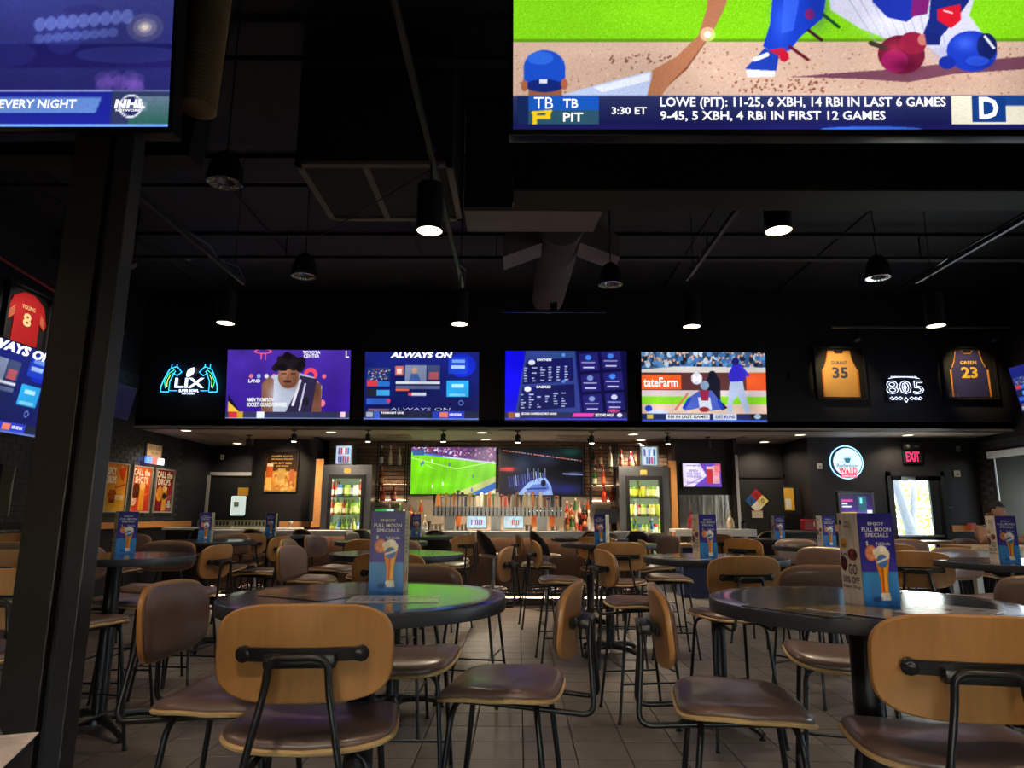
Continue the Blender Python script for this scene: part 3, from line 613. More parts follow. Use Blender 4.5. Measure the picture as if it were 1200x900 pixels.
SL = [(-4.6, 0, 'leftmost'), (-3.85, 0, 'second from the left'), (-3.1, 10, 'behind the small third menu stand'), (-2.33, -15, 'fourth from the left, before the left fridge'),
 (-1.2, 0, 'behind the tiny menu stand'), (-.36, 75, 'turned sideways below the left lit board'), (.42, 78, 'turned sideways in the centre'), (1.08, 0, 'right of the centre one'), (1.75, 10, 'last one on the right')]
for i, (x, a, lb) in enumerate(SL):
    t = empty('bar_stool', (x, 10.28, 0), -R(a), 'pedestal stool with black shell at the bar, ' + lb, 'stool', 'pedestal stools along the bar')
    for nm, me in (('shell', shell_me), ('rim', rim_me), ('seat_pad', seat2), ('pedestal', ped), ('foot_ring', ring_me)): link(nm, me, t)
t = empty('bar_stool', (3.7, 10.5, 0), 0, 'fixed pedestal stool before the white service shelf, far right', 'stool', 'pedestal stools along the bar')
for nm, me in (('shell', shell_me), ('rim', rim_me), ('seat_pad', seat2), ('pedestal', ped), ('foot_ring', ring_me)): link(nm, me, t)
# back counter
bc = empty('back_counter', (0, 12.75, 0), 0, 'dark back counter with black top below the wall screens', 'counter')
MB().box(-2.62, 1.8, -.05, .58, 1.0, 1.035, b=.005).obj('countertop', plastic, bc); MB().box(-2.6, 1.78, 0, .58, 0, 1.0).obj('body', blkm, bc)
for q in range(6): MB().box(-2.55 + q * .72, -1.87 + q * .72, -.02, 0, .1, .95, b=.004).obj('door', steel, bc)
MB().box(-2.6, 1.78, .56, .6, 1.035, 1.70).obj('backsplash', mat('cream lit backsplash', (.34, .29, .23), .35, metal=.2), bc)
MB().box(-2.5, 1.7, .5, .52, 1.04, 1.05).obj('light_strip', warmled, bc)
# tap tower
tt = empty('tap_tower', (0, 12.82, 1.035), 0, 'long brushed steel beer tap tower with a row of coloured tap handles', 'tap tower')
MB().box(-1.58, .82, -.06, .10, .28, .45, b=.01).obj('beam', steel, tt)
for x in (-1.26, -.41, .44): MB().box(x - .09, x + .09, -.04, .08, 0, .28).obj('pedestal', steel, tt)
hc = [(20, 20, 30), (190, 110, 40), (150, 140, 130), (120, 100, 60), (100, 100, 110), (150, 90, 50), (60, 60, 70), (90, 90, 100), (40, 50, 70), (130, 110, 50), (60, 90, 60), (200, 190, 170), (220, 215, 200), (90, 80, 40), (150, 80, 30), (70, 110, 60), (130, 130, 120), (110, 40, 40), (170, 50, 50), (60, 30, 20), (100, 100, 90), (80, 60, 40), (30, 30, 30), (150, 140, 110), (160, 160, 150), (180, 110, 50), (120, 110, 90), (190, 180, 160), (110, 80, 60), (80, 60, 110), (50, 50, 60), (160, 100, 60)]
xs = np.linspace(-1.54, .78, 33)
for i, x in enumerate(xs):
    col = hc[i % len(hc)]; m_ = mat('handle paint %d' % (i % len(hc)), L(*col), .35)
    h = random.uniform(.22, .35); wd = random.uniform(.025, .034); sty = random.choice((0, 1, 2))
    b = MB(); T = Matrix.Translation((x, -.10, .40)) @ Matrix.Rotation(R(-6), 4, 'X')
    if sty == 0: b.box(-wd, wd, -.01, .01, .05, h, T, b=.006)
    elif sty == 1: b.prism([(-.010, .04), (.010, .04), (wd, h - .03), (wd * .8, h), (-wd * .8, h), (-wd, h - .03)], -.01, .01, 'y', T)
    else: b.lathe([(.010, .04), (.014, .10), (.018, h - .07), (.012, h - .05), (.012, h - .045)], 10, T); b.lathe([(.002, h - .05), (wd * 1.1, h - .035), (wd * 1.25, h - .015), (wd * .9, h + .005), (.004, h + .012)], 10, T)
    th = b.obj('tap_handle', m_, tt, smooth=40)
    f = MB(); f.tube(fillet([(x, -.05, .38), (x, -.10, .39), (x, -.12, .28)], .02, 3), .012, 6); f.lathe([(.014, .395), (.008, .44)], 8, Matrix.Translation((x, -.10, 0))); f.obj('faucet', chrome, th)
for x in (-1.09, .29, .62):
    MB().box(x - .045, x + .045, -.085, -.08, .10, .30).obj('tag', mat('orange hang tag', L(215, 110, 50), .5), tt)
# slanted lit boards of canned drinks
for i, (x, lb) in enumerate(((-.75, 'left'), (-.08, 'right'))):
    p = Pic(0, 0, 180, 110, 60, 36, (205, 232, 245)); p.rect(0, 0, 180, 8, (170, 225, 245)); 
    for q in range(6):
        xq = 40 + q * 18; p.rect(xq, 30, xq + 11, 80, random.choice([(110, 60, 170), (70, 90, 190), (200, 70, 100), (230, 230, 240), (60, 60, 150)]) if i == 0 else random.choice([(220, 60, 70), (240, 230, 200), (200, 80, 100)]))
    t = empty('lit_menu_board', (x, 12.58, 1.09), 0, 'slanted backlit drinks board on the bar ledge, %s of two' % lb, 'light board')
    MB().box(-.19, .19, 0, .05, 0, .02).obj('stand', steel, t)
    link('panel', MB().box(-.185, .185, .002, .02, .0, .24).mesh('panel', steel), t, rot=(R(-14), 0, 0)); link('picture', p.mesh('picture', .35, .22, M_LIT, zo=.01), t, rot=(R(-14), 0, 0))
# bottles
def bottle_mesh(kind, c_g, c_l):
    g = {'round': [(.036, 0), (.038, .01), (.038, .15), (.03, .18), (.014, .21), (.012, .27), (.014, .275), (.014, .285)],
         'squat': [(.05, 0), (.055, .02), (.055, .11), (.04, .15), (.015, .18), (.013, .23), (.016, .235), (.016, .25)],
         'tall': [(.032, 0), (.034, .01), (.034, .19), (.024, .23), (.013, .26), (.012, .32), (.014, .33)],
         'can': [(.028, 0), (.033, .008), (.033, .11), (.027, .12)]}[kind]
    h = g[-1][1]; cm = mat('bottle %s' % str(c_g), L(*c_g), .12, coat=.5, var=.05, spec=.8); lm = mat('label %s' % str(c_l), L(*c_l), .5)
    r_ = g[2][0] + .0012; zl = g[2][1]
    return (MB().lathe(g, 14).mesh('bottle', cm, 40), MB().lathe([(r_ - .001, zl * .22), (r_, zl * .22), (r_, zl * .8), (r_ - .001, zl * .8)], 14).mesh('label', lm, 40),
            MB().lathe([(.0155, h - .012), (.0155, h + .022), (.012, h + .026)], 10).mesh('cap', lm if kind != 'can' else steel, 40) if kind != 'can' else None)
_bm = {}
def bottle(x, y, z, kind, cg, cl, label, group, s=1., cat='bottle'):
    k = (kind, cg, cl)
    if k not in _bm: _bm[k] = bottle_mesh(*k)
    bo, lb, cp = _bm[k]; t = link('bottle' if kind != 'can' else 'drink_can', bo, loc=(x, y, z)); t.scale = (s, s, s); tag(t, label, cat, group)
    link('label', lb, t); 
    if cp: link('cap', cp, t)
    return t
AMB, DRK, CLR, GRN, RED = (170, 70, 20), (30, 16, 12), (225, 205, 175), (60, 110, 50), (190, 50, 30)
def shelf_unit(x0, x1, label, levels):
    t = empty('bottle_shelf', ((x0 + x1) / 2, 13.15, 0), 0, label, 'shelf'); h = (x1 - x0) / 2; b = MB()
    for sx in (-h, h, ):
        for y in (-.12, .12): MB().box(sx - .012, sx + .012, y - .012, y + .012, 1.55, 2.7).obj('upright', blk, t)
    for z in levels: MB().box(-h, h, -.13, .13, z - .012, z).obj('shelf', blkm, t)
    for z in levels[:-1]: MB().box(-h + .02, h - .02, .12, .13, z + .004, z + .012).obj('light_strip', warmled, t)
    MB().tube([(-h, -.12, 2.69), (h, -.12, 2.69)], .01, 6).obj('top_rail', blk, t)
shelf_unit(-2.68, -2.14, 'open black metal bottle shelf left of the soccer screen', [1.6, 1.9, 2.26, 2.7][:3])
shelf_unit(1.38, 1.84, 'open black metal bottle shelf right of the hockey screen', [1.6, 1.9, 2.26])
shelf_unit(1.88, 2.34, 'short black metal bottle shelf beside the right fridge', [2.26])
BL = [(-2.62, 2.26, 'tall', DRK, (235, 235, 230), 'black bottle with white label on the top left shelf'), (-2.45, 2.26, 'tall', CLR, (240, 225, 190), 'pale tall bottle in the middle of the top left shelf'), (-2.28, 2.26, 'round', CLR, (210, 190, 180), 'clear short bottle at the right of the top left shelf'),
 (-2.6, 1.9, 'round', AMB, (200, 150, 90), 'small amber bottle alone on the middle left shelf'), (-2.57, 1.6, 'squat', (180, 60, 30), (190, 80, 50), 'squat red amber bottle on the low left shelf'), (-2.36, 1.6, 'squat', (120, 40, 20), (200, 120, 80), 'dark amber bottle right on the low left shelf'),
 (1.44, 2.26, 'round', DRK, (110, 60, 50), 'dark red bottle at the left end of the top right shelf'), (1.58, 2.26, 'tall', AMB, (240, 200, 150), 'amber bottle with cream label on the top right shelf'), (1.76, 2.26, 'tall', CLR, (240, 230, 190), 'cream coloured tall bottle on the top right shelf'),
 (1.97, 2.26, 'round', (120, 40, 20), (210, 130, 100), 'red brown bottle on the short shelf, left'), (2.15, 2.26, 'squat', (200, 40, 60), (245, 180, 110), 'red topped bottle with orange body on the short shelf'), (2.29, 2.26, 'round', (230, 170, 80), (240, 200, 120), 'yellow bottle beside the lit drinks box'),
 (1.46, 1.9, 'round', GRN, (225, 225, 190), 'green bottle with pale label on the middle right shelf'), (1.62, 1.9, 'tall', RED, (240, 110, 60), 'tall red bottle on the middle right shelf'),
 (1.63, 1.6, 'squat', (190, 50, 20), (160, 50, 30), 'round red bottle on the low right shelf, left'), (1.78, 1.6, 'squat', (170, 70, 20), (140, 40, 20), 'round amber bottle on the low right shelf, right')]
for x, z, kd, cg, cl, lb in BL: bottle(x, 13.1, z, kd, cg, cl, lb, 'bottles on the lit wall shelves', s=1.06)
ORD = ['first', 'second', 'third', 'fourth', 'fifth', 'sixth', 'seventh', 'eighth', 'ninth']
CG = {AMB: 'amber', DRK: 'dark', CLR: 'clear', GRN: 'green', RED: 'red'}
gcl = [(AMB, (200, 160, 90)), (CLR, (230, 230, 225)), (DRK, (200, 60, 40)), (GRN, (220, 210, 150)), (RED, (240, 220, 200)), (AMB, (60, 30, 20)), (CLR, (200, 90, 60))]
for i in range(9):
    cg, cl = gcl[i % 7]; bottle(-2.52 + i * .098, 12.95 + (i % 2) * .12, 1.035 + (.18 if i % 2 else 0), ['round', 'tall', 'squat'][i % 3], cg, cl, '%s bottle, %s from the left in the cluster left of the tap tower' % (CG[cg], ORD[i]), 'liquor bottles left of the tap tower', 1.1)
for i in range(12):
    cg, cl = gcl[(i * 3) % 7]; bottle(.92 + (i % 6) * .078, 12.88 + (i // 6) * .16, 1.035 + (i // 6) * .22, ['round', 'tall', 'squat'][(i * 2) % 3], cg, cl, '%s bottle, %s from the left in the %s row right of the tap tower' % (CG[cg], ORD[i % 6], ('front', 'raised rear')[i // 6]), 'liquor bottles right of the tap tower', 1.12)
rz_ = MB(); rz_.box(-2.56, -1.66, 13.02, 13.3, 1.035, 1.215); tag(rz_.obj('bottle_riser', blkm), 'black stepped bottle riser left of the tap tower', 'riser')
rz_ = MB(); rz_.box(.88, 1.36, 12.98, 13.3, 1.035, 1.255); tag(rz_.obj('bottle_riser', blkm), 'black stepped bottle riser right of the tap tower', 'riser')
gm = MB().lathe([(.028, 0), (.034, .004), (.038, .13), (.036, .13), (.031, .008)], 12).mesh('drinking_glass', mat('smoky glass', (.45, .40, .34), .1, var=.05, spec=.9, coat=.6), 40)
for i in range(30):
    x = -1.60 + .08 * i
    if min(abs(x - q) for q in (-1.26, -.41, .44)) < .13 or -.95 < x < -.5 or -.3 < x < .15: continue
    tag(link('drinking_glass', gm, loc=(x, 12.95 + .07 * (i % 2), 1.0355)), 'upturned drinking glass on the back counter under the taps', 'glass', 'drinking glasses under the taps')
# registers / screens at the ends of the back counter
for x, lb, cc in ((-2.45, 'green screened till display at the left end of the back counter', (40, 150, 60)), (1.62, 'dark till display at the right end of the back counter', (16, 16, 20))):
    t = empty('till', (x, 12.72, 1.036), 0, lb, 'till'); MB().box(-.1, .1, 0, .12, 0, .03).obj('base', plastic, t); MB().box(-.02, .02, .05, .08, .03, .2).obj('stem', plastic, t)
    MB().box(-.19, .19, .02, .05, .16, .42, b=.006).obj('case', plastic, t); p = Pic(0, 0, 40, 30, 16, 12, cc); 
    if x < 0: p.rect(0, 16, 40, 30, (60, 170, 70)); p.rect(24, 2, 38, 14, (190, 220, 225))
    link('picture', p.mesh('picture', .35, .22, M_SCREEN, zo=.18, y=.018), t)
# fridges
CN = {(150, 190, 60): 'lime green', (220, 200, 90): 'yellow', (200, 210, 190): 'pale', (120, 160, 60): 'olive green', (190, 50, 35): 'red', (60, 110, 170): 'blue', (90, 130, 50): 'dark green'}
ORD = ['first', 'second', 'third', 'fourth', 'fifth', 'sixth', 'seventh', 'eighth', 'ninth', 'tenth', 'eleventh', 'twelfth']
def fridge(x, label, gl_, seed, n0):
    random.seed(seed); t = empty('bottle_fridge', (x, 12.62, 0), 0, label, 'fridge')
    b = MB(); b.box(-.455, -.33, 0, .42, 0, 2.23); b.box(.33, .455, 0, .42, 0, 2.23); b.box(-.33, .33, 0, .42, 2.04, 2.23); b.box(-.33, .33, 0, .42, 0, .6); b.box(-.33, .33, .40, .42, .6, 2.04); b.obj('body', steel, t)
    b = MB(); 
    for a in ((-.335, -.27, .58, 2.05), (.27, .335, .58, 2.05), (-.27, .27, 1.98, 2.05), (-.27, .27, .58, .65)): b.box(a[0], a[1], -.03, .0, a[2], a[3])
    d = b.obj('door', blk, t); MB().box(-.27, .27, -.016, -.012, .65, 1.98).obj('pane', glass, d); MB().tube([(.30, -.055, 1.1), (.30, -.055, 1.6)], .01, 8).obj('door_handle', blkm, d)
    MB().box(-.06, .06, -.004, 0, 2.08, 2.16).obj('sticker', mat('gold sticker', L(190, 130, 50), .5), t)
    MB().box(-.33, .33, .38, .4, .6, 2.04).obj('liner', mat('pale glowing liner', (.55, .62, .5), .5, emit=(.8, 1, .55), es=.22), t)  # liner's own faint glow stands in for light inside the fridge
    for sx in (-.322, .322): MB().box(sx - .006, sx + .006, .01, .03, .62, 2.02).obj('light_strip', coolled, t)
    for i, z in enumerate((.98, 1.33, 1.66)):
        MB().box(-.325, .325, .04, .38, z - .008, z).obj('shelf', steel, t)
        for q in range(9):
            kd = random.choice(('can', 'round', 'round')) if i < 2 else random.choice(('can', 'can', 'round'))
            cg, cl = random.choice([((150, 190, 60), (230, 235, 150)), ((150, 190, 60), (245, 245, 160)), ((220, 200, 90), (250, 245, 180)), ((220, 200, 90), (200, 215, 60)), ((200, 210, 190), (245, 245, 225)), ((120, 160, 60), (220, 220, 120)), ((190, 50, 35), (245, 235, 210)), ((60, 110, 170), (230, 235, 240)), ((90, 130, 50), (235, 200, 60))])
            for dep in (0, 1):
                bottle(x - .285 + q * .071, 12.62 + .10 + (q % 2) * .04 + dep * .13, z + .0005, kd, cg, cl, '%s %s, %s from left, %s row of %s shelf, %s fridge' % (CN.get(cg, 'coloured'), 'can' if kd == 'can' else 'bottle', ORD[q], ('front', 'rear')[dep], ('low', 'middle', 'top')[i], gl_), 'drinks inside the %s fridge' % gl_, 1.0 if kd != 'can' else 1.75, 'drink')
fridge(-3.14, 'tall steel bottle fridge with glass door left of the bar screens', 'left', 3, 0)
fridge(2.30, 'tall steel bottle fridge with glass door right of the bar screens', 'right', 5, 0)
random.seed(12)
for x, lb in ((-3.26, 'left'), (2.44, 'right')):
    p = Pic(0, 0, 90, 110, 36, 44, (190, 215, 230))
    for r_ in range(2):
        for q in range(5): p.rect(12 + q * 14, 12 + r_ * 50, 22 + q * 14, 52 + r_ * 50, random.choice([(60, 80, 170), (90, 140, 200), (200, 60, 90), (120, 70, 160), (230, 240, 250)]))
    t = empty('lit_drinks_box', (x, 12.74, 2.232), R(-8 if x < 0 else 8), 'small backlit box of drink cans standing on the %s fridge' % lb, 'light box')
    MB().box(-.18, .18, 0, .22, 0, .39, b=.008).obj('case', steel, t); link('picture', p.mesh('picture', .29, .33, M_LIT, y=-.002, zo=.03), t)
# oak surrounds
struct('trim_10', MB().box(-3.74, -3.60, 12.66, 12.7, 1.1, 2.34).box(-4.5, -3.74, 13.1, 13.15, 1.1, 1.2).box(-3.78, -3.72, 12.68, 13.15, 1.1, 1.2), honey)
struct('trim_11', MB().box(2.77, 2.91, 12.66, 12.7, .8, 2.34), honey)
struct('trim_12', MB().box(XL, XL + .05, 10.0, 13.7, 1.09, 1.19), honey)
struct('trim_13', MB().box(5.3, 6.5, 12.34, 12.4, 1.09, 1.2).box(7.66, 8.2, 12.34, 12.4, 1.09, 1.2), honey)
# left service ledge, plates and glass
t = empty('service_ledge', (-4.6, 11.9, 0), 0, 'pale ledge counter in front of the framed beer poster, left of the fridge', 'counter')
MB().box(-1.45, .85, -.1, .3, 1.06, 1.10, b=.005).obj('countertop', whitec, t); MB().box(-1.4, .8, -.05, .28, 0, 1.06).obj('body', blkm, t)
for i in range(2):
    t = empty('bottle_tray', (-5.2 + i * .62, 11.95, 1.101), 0, 'pale slatted tray on the service ledge, %s one' % ('left', 'right')[i], 'tray')
    MB().box(-.29, .29, -.06, .06, 0, .03).box(-.29, .29, -.06, -.05, .03, .13).box(-.29, .29, .05, .06, .03, .13).obj('tray', mat('olive tray', (.30, .30, .18), .5), t)
    for q in range(9): MB().box(-.27 + q * .06, -.24 + q * .06, -.064, -.06, .04, .10).obj('slot', plastic, t)
tag(MB().lathe([(.03, 0), (.03, .004), (.005, .008), (.005, .05), (.035, .065), (.045, .09), (.04, .115), (.038, .115), (.04, .09), (.004, .06)], 14, Matrix.Translation((-3.93, 12.0, 1.101))).obj('snifter_glass', mat('clear tumbler', (.7, .7, .7), .08, spec=1), smooth=50), 'small stemmed glass on the ledge left of the fridge', 'glass')
# right service area
t = empty('service_shelf', (3.36, 12.05, 0), 0, 'white service shelf above a steel pass, right of the right fridge', 'shelf')
MB().box(-.68, .70, -.15, .35, 1.06, 1.12, b=.006).obj('shelf', whitec, t); MB().box(-.6, -.54, .1, .3, .88, 1.06).obj('bracket', steel, t); MB().box(.56, .62, .1, .3, .88, 1.06).obj('bracket', steel, t)
MB().box(-.68, 1.0, -.35, .35, .82, .88, b=.006).obj('worktop', mat('warm lit worktop', (.5, .42, .32), .4), t); MB().box(-.6, .95, -.25, .3, 0, .82).obj('cabinet', mat('dark blue cabinet', (.03, .045, .11), .4), t)
MB().box(-.68, .70, -.15, -.135, 1.0, 1.06).obj('fascia', whitec, t); MB().box(-.5, .5, .0, .03, 1.045, 1.058).obj('light_strip', warmled, t)
tag(MB().box(2.95, 3.955, 12.79, 12.815, 1.0, 1.72).obj('steel_splashback', mat('rippled steel', (.42, .38, .34), .22, 1., bump=.6, scale=3, stretch=(3, 1, .5))), 'rippled stainless steel splashback under the small advertising screen', 'splashback')
for i, (x, c, lb) in enumerate(((3.0, (110, 20, 30), 'dark red sauce bottle at the left end of the white shelf'), (3.18, (20, 14, 14), 'black jar next to the dark red bottle'), (3.68, (190, 170, 140), 'tan container on the white shelf'), (3.9, (20, 20, 20), 'black napkin holder at the right end of the white shelf'))):
    bottle(x, 12.1, 1.121, 'squat' if i % 2 == 0 else 'can', c, c, lb, 'things on the white service shelf', 1.15, 'container')
wb = empty('wire_basket', (3.05, 11.85, .881), 0, 'black wire basket holding bread on the worktop under the white shelf', 'basket'); b = MB()
for a in np.linspace(0, math.pi, 7): b.tube([(.17 * math.cos(a), -.1, 0), (.09 * math.cos(a), -.06, .17), (.09 * math.cos(a), .06, .17), (.17 * math.cos(a), .1, 0)], .006, 5)
b.tube([(-.17, -.1, 0), (.17, -.1, 0)], .006, 5); b.tube([(-.17, .1, 0), (.17, .1, 0)], .006, 5); b.obj('frame', blk, wb)
for i in range(4): tag(link('bread_roll', MB().lathe([(.004, 0), (.03, .008), (.035, .025), (.02, .045), (.003, .05)], 10).mesh('bread_roll', mat('baked crust', (.55, .33, .08), .6), 60), loc=(2.96 + i * .055, 11.85, .882)), 'golden roll inside the wire basket', 'bread', 'rolls in the wire basket')
# hazard diamond, notices
hd = empty('hazard_diamond', (4.66, 13.56, 1.635), 0, 'four colour hazard diamond reading 3, 0 and 0 on the black door', 'sign'); q = .115
for nm, pts, c in (('red_field', [(0, 0), (q, q), (0, 2 * q), (-q, q)], (170, 20, 30)), ('blue_field', [(-q, -q), (0, 0), (-q, q), (-2 * q, 0)], (30, 90, 160)), ('yellow_field', [(q, -q), (2 * q, 0), (q, q), (0, 0)], (225, 205, 120)), ('white_field', [(0, -2 * q), (q, -q), (0, 0), (-q, -q)], (230, 225, 210))):
    MB().prism(pts, -.004, 0, 'y').obj(nm, mat(nm, L(*c), .4), hd)
b = MB(); text_into(b, '0', -.03, .03, q - .045, q + .045, y=-.0055); text_into(b, '3', -q - .03, -q + .03, -.045, .045, y=-.0055); text_into(b, '0', q - .03, q + .03, -.045, .045, y=-.0055); b.obj('lettering', BLACK_P, hd)
t = MB().box(4.55, 4.76, 13.555, 13.565, 1.31, 1.45).obj('notice', mat('cream paper', (.55, .5, .42), .6)); tag(t, 'small cream notice with orange head under the hazard diamond', 'notice'); MB().box(4.55, 4.76, 13.552, 13.5551, 1.43, 1.45).obj('heading', mat('orange print', (.6, .25, .05), .5), t)
t = MB().box(4.94, 5.12, 12.88, 12.89, 1.45, 1.86).obj('yellow_notice', mat('yellow sign', (.75, .42, .04), .5)); tag(t, 'yellow safety notice hanging right of the hazard diamond door', 'notice'); MB().box(4.955, 5.06, 12.874, 12.8799, 1.48, 1.66).obj('panel', whitec, t); MB().box(4.93, 5.24, 12.89, 12.9, 1.40, 1.9).obj('board', blkm, t)
rb = empty('red_box', (5.0, 11.9, 1.1), 0, 'red insulated box on the counter below the yellow notice', 'box'); MB().box(-.16, .16, -.1, .1, 0, .19, b=.015).obj('body', mat('red plastic', (.42, .02, .03), .35), rb); MB().tube(fillet([(-.12, 0, .18), (-.10, 0, .25), (.10, 0, .25), (.12, 0, .18)], .03), .008).obj('handle', blk, rb); MB().box(-.01, .01, -.104, -.1, .08, .15).obj('latch', steel, rb)
t = empty('host_counter', (5.0, 12.0, 0), 0, 'black counter with brown top before the alcove on the right', 'counter'); MB().box(-.55, .9, -.3, .3, 1.06, 1.10, b=.005).obj('countertop', barwood, t); MB().box(-.55, .85, -.25, .25, 0, 1.06).obj('body', blkm, t)
# kiosk tablet
p = Pic(0, 0, 150, 90, 60, 36, (30, 16, 70)); p.grad(0, 0, 150, 90, (24, 12, 60), (80, 40, 150)); p.rect(8, 22, 60, 32, (210, 60, 150)); p.rect(8, 38, 34, 44, (240, 240, 250)); p.rect(8, 50, 54, 56, (230, 230, 250)); p.rect(84, 10, 122, 76, (30, 90, 110)); p.rect(92, 16, 104, 40, (120, 220, 210)); p.rect(0, 76, 75, 86, (240, 205, 40)); p.rect(75, 76, 150, 86, (140, 80, 200)); p.rect(122, 66, 146, 88, (230, 230, 250))
kx = empty('order_kiosk', (5.36, 11.05, 0), 0, 'black ordering kiosk with purple screen under the round lit sign', 'kiosk'); MB().box(-.18, .18, -.15, .15, 0, .03, b=.005).obj('base', blk, kx); MB().box(-.04, .04, -.02, .04, .03, 1.35).obj('post', blk, kx)
MB().box(-.29, .29, -.02, .06, 1.30, 1.74, b=.02).obj('case', plastic, kx); link('picture', p.mesh('picture', .5, .33, M_SCREEN, y=-.023, zo=1.36), kx)
# ------------------------------------------------------------------ televisions
def tv(loc, w_, h_, pic, label, tilt=0., rz=0., text=None, group=None, mount=True, depth=.06, bez=.016, mlen=.32):
    """loc: middle of the lower screen edge; the set leans forward by tilt"""
    t = empty('television', loc, rz, label, 'television', group); T = (-R(-tilt), 0, 0)
    fr = MB().box(-w_ / 2 - bez, w_ / 2 + bez, .004, depth, -bez * 1.5, h_ + bez, b=.004).obj('case', plastic, t, rot=(R(tilt), 0, 0))
    s_ = link('picture', pic.mesh('picture', w_, h_, M_SCREEN, y=.002), t, rot=(R(tilt), 0, 0))
    if text:
        for nm, m_, items in text:
            for it in items:
                b = MB(); s, x0, x1, y0, y1 = it[:5]; sh_ = it[5] if len(it) > 5 else 0
                text_into(b, s, (pic.px(x0) - .5) * w_, (pic.px(x1) - .5) * w_, (1 - pic.py(y1)) * h_, (1 - pic.py(y0)) * h_, y=-.0015, shear=sh_, bold=it[6] if len(it) > 6 else .02)
                link('lettering', b.mesh('lettering', m_), s_)
    if mount: MB().box(-.15, .15, depth, depth + .03, h_ * .3, h_ * .7).box(-.04, .04, depth, depth + mlen, h_ * .42, h_ * .56).obj('wall_mount', blkm, t)
    return t
def skinC(): return (150, 96, 66)
# big set upper right: baseball close-up with ticker
p = Pic(603, -209, 1245, 152, 560, 315, (120, 200, 20)); p.rect(603, -209, 1245, 44, (128, 208, 24)); p.noise(14, p.Y < 44)
p.rect(603, 43, 1245, 110, (206, 172, 152)); p.noise(7, (p.Y > 43) & (p.Y < 110)); p.speck(606, 52, 1240, 108, 420, [(176, 130, 108), (188, 148, 128), (150, 100, 80), (222, 190, 172)], 1.6); p.speck(860, 90, 980, 106, 60, [(140, 80, 60), (120, 70, 55)], 1.8); p.speck(720, 60, 800, 70, 40, [(110, 70, 55)], 1.6)
p.rect(603, 40, 1245, 44, (96, 150, 20)); p.glow(1100, 92, 90, 10, (188, 150, 134), .5); p.glow(700, 56, 80, 8, (222, 190, 172), .5)
p.poly([(930, 88), (1000, 82), (1060, 78), (1130, 70), (1245, 60), (1245, 76), (1130, 84), (1075, 94), (1020, 90), (960, 88)], (112, 66, 84))
p.poly([(975, -80), (1180, -80), (1150, 12), (1168, 38), (1150, 60), (1118, 66), (1100, 50), (1060, 44), (1020, 28), (985, 5)], (205, 205, 225)); 
for k in range(9): p.line(1000 + k * 14, -20, 1040 + k * 10, 48, 1., (150, 155, 190))
p.poly([(918, -40), (985, -40), (975, 15), (948, 38), (935, 55), (915, 58), (903, 50), (912, 22)], (26, 60, 190)); p.poly([(930, -20), (950, -20), (940, 30), (925, 34)], (50, 90, 220)); p.line(905, 60, 926, 56, 9, (190, 30, 50)); p.line(935, 50, 956, 66, 4, (90, 20, 30)); p.line(958, 30, 973, 42, 4, (60, 16, 30)); p.line(975, 10, 994, 26, 4, (20, 70, 40)); p.ell(960, 10, 6, 7, (150, 30, 90))
p.glow(925, 20, 10, 26, (60, 104, 240), .55); p.glow(968, 0, 12, 26, (20, 40, 140), .6); p.glow(1050, 20, 26, 14, (236, 236, 250), .6); p.glow(1120, 58, 20, 10, (150, 152, 190), .6); p.poly([(892, 66), (905, 52), (922, 62), (918, 82), (884, 86), (882, 76)], (30, 60, 170)); p.poly([(882, 78), (918, 80), (916, 87), (884, 88)], (225, 222, 225)); p.line(893, 66, 908, 60, 5, (235, 235, 240)); p.ell(928, 62, 6, 7, (190, 25, 50))
p.poly([(1040, -60), (1110, -60), (1095, 5), (1075, 20), (1052, 14), (1035, -5)], (30, 50, 165)); p.poly([(1090, -60), (1110, -40), (1100, 10), (1080, 14)], (120, 30, 110))
p.poly([(1110, -60), (1160, -60), (1150, -5), (1132, 20), (1112, 42), (1094, 36), (1102, 16)], (24, 40, 120)); p.poly([(1112, 4), (1140, -2), (1140, 18), (1128, 28), (1112, 18)], (205, 25, 45)); p.line(1120, 6, 1130, 9, 1.5, (250, 240, 240))
p.ell(1068, 60, 28, 24, (110, 26, 52)); p.ell(1082, 46, 16, 14, (140, 30, 60)); p.ell(1060, 68, 16, 14, (150, 30, 90)); p.ell(1094, 42, 6, 7, (190, 110, 100)); p.line(1032, 46, 1050, 52, 6, (60, 50, 40)); p.poly([(1096, 34), (1116, 34), (1114, 48), (1098, 48)], (24, 36, 110))
p.ell(1152, 56, 30, 25, (28, 56, 180)); p.ell(1170, 50, 12, 16, (20, 30, 90)); p.line(1168, 38, 1178, 52, 3, (220, 225, 240)); p.glow(1144, 46, 12, 9, (70, 110, 240), .7); p.glow(1162, 70, 14, 7, (14, 28, 110), .7); p.glow(1060, 52, 10, 8, (190, 50, 84), .6); p.glow(1072, 74, 16, 8, (70, 10, 36), .7); p.ell(1122, 70, 10, 8, (24, 44, 150)); p.ell(1158, 68, 14, 6, (50, 90, 220), .6)
p.poly([(660, 110), (700, 98), (768, 80), (772, 110)], (190, 205, 240)); p.poly([(700, 100), (768, 82), (766, 92), (710, 106)], (235, 240, 252))
p.poly([(764, 110), (772, 78), (800, 62), (826, 36), (836, 4), (840, -30), (870, -30), (856, 6), (842, 34), (812, 78), (788, 100), (782, 110)], (178, 116, 84)); p.poly([(786, 100), (812, 74), (838, 38), (842, 34), (812, 78)], (110, 66, 48), .7); p.ell(837, 35, 9, 9, (255, 235, 190), .55); p.ell(837, 35, 4, 4, (255, 250, 235))
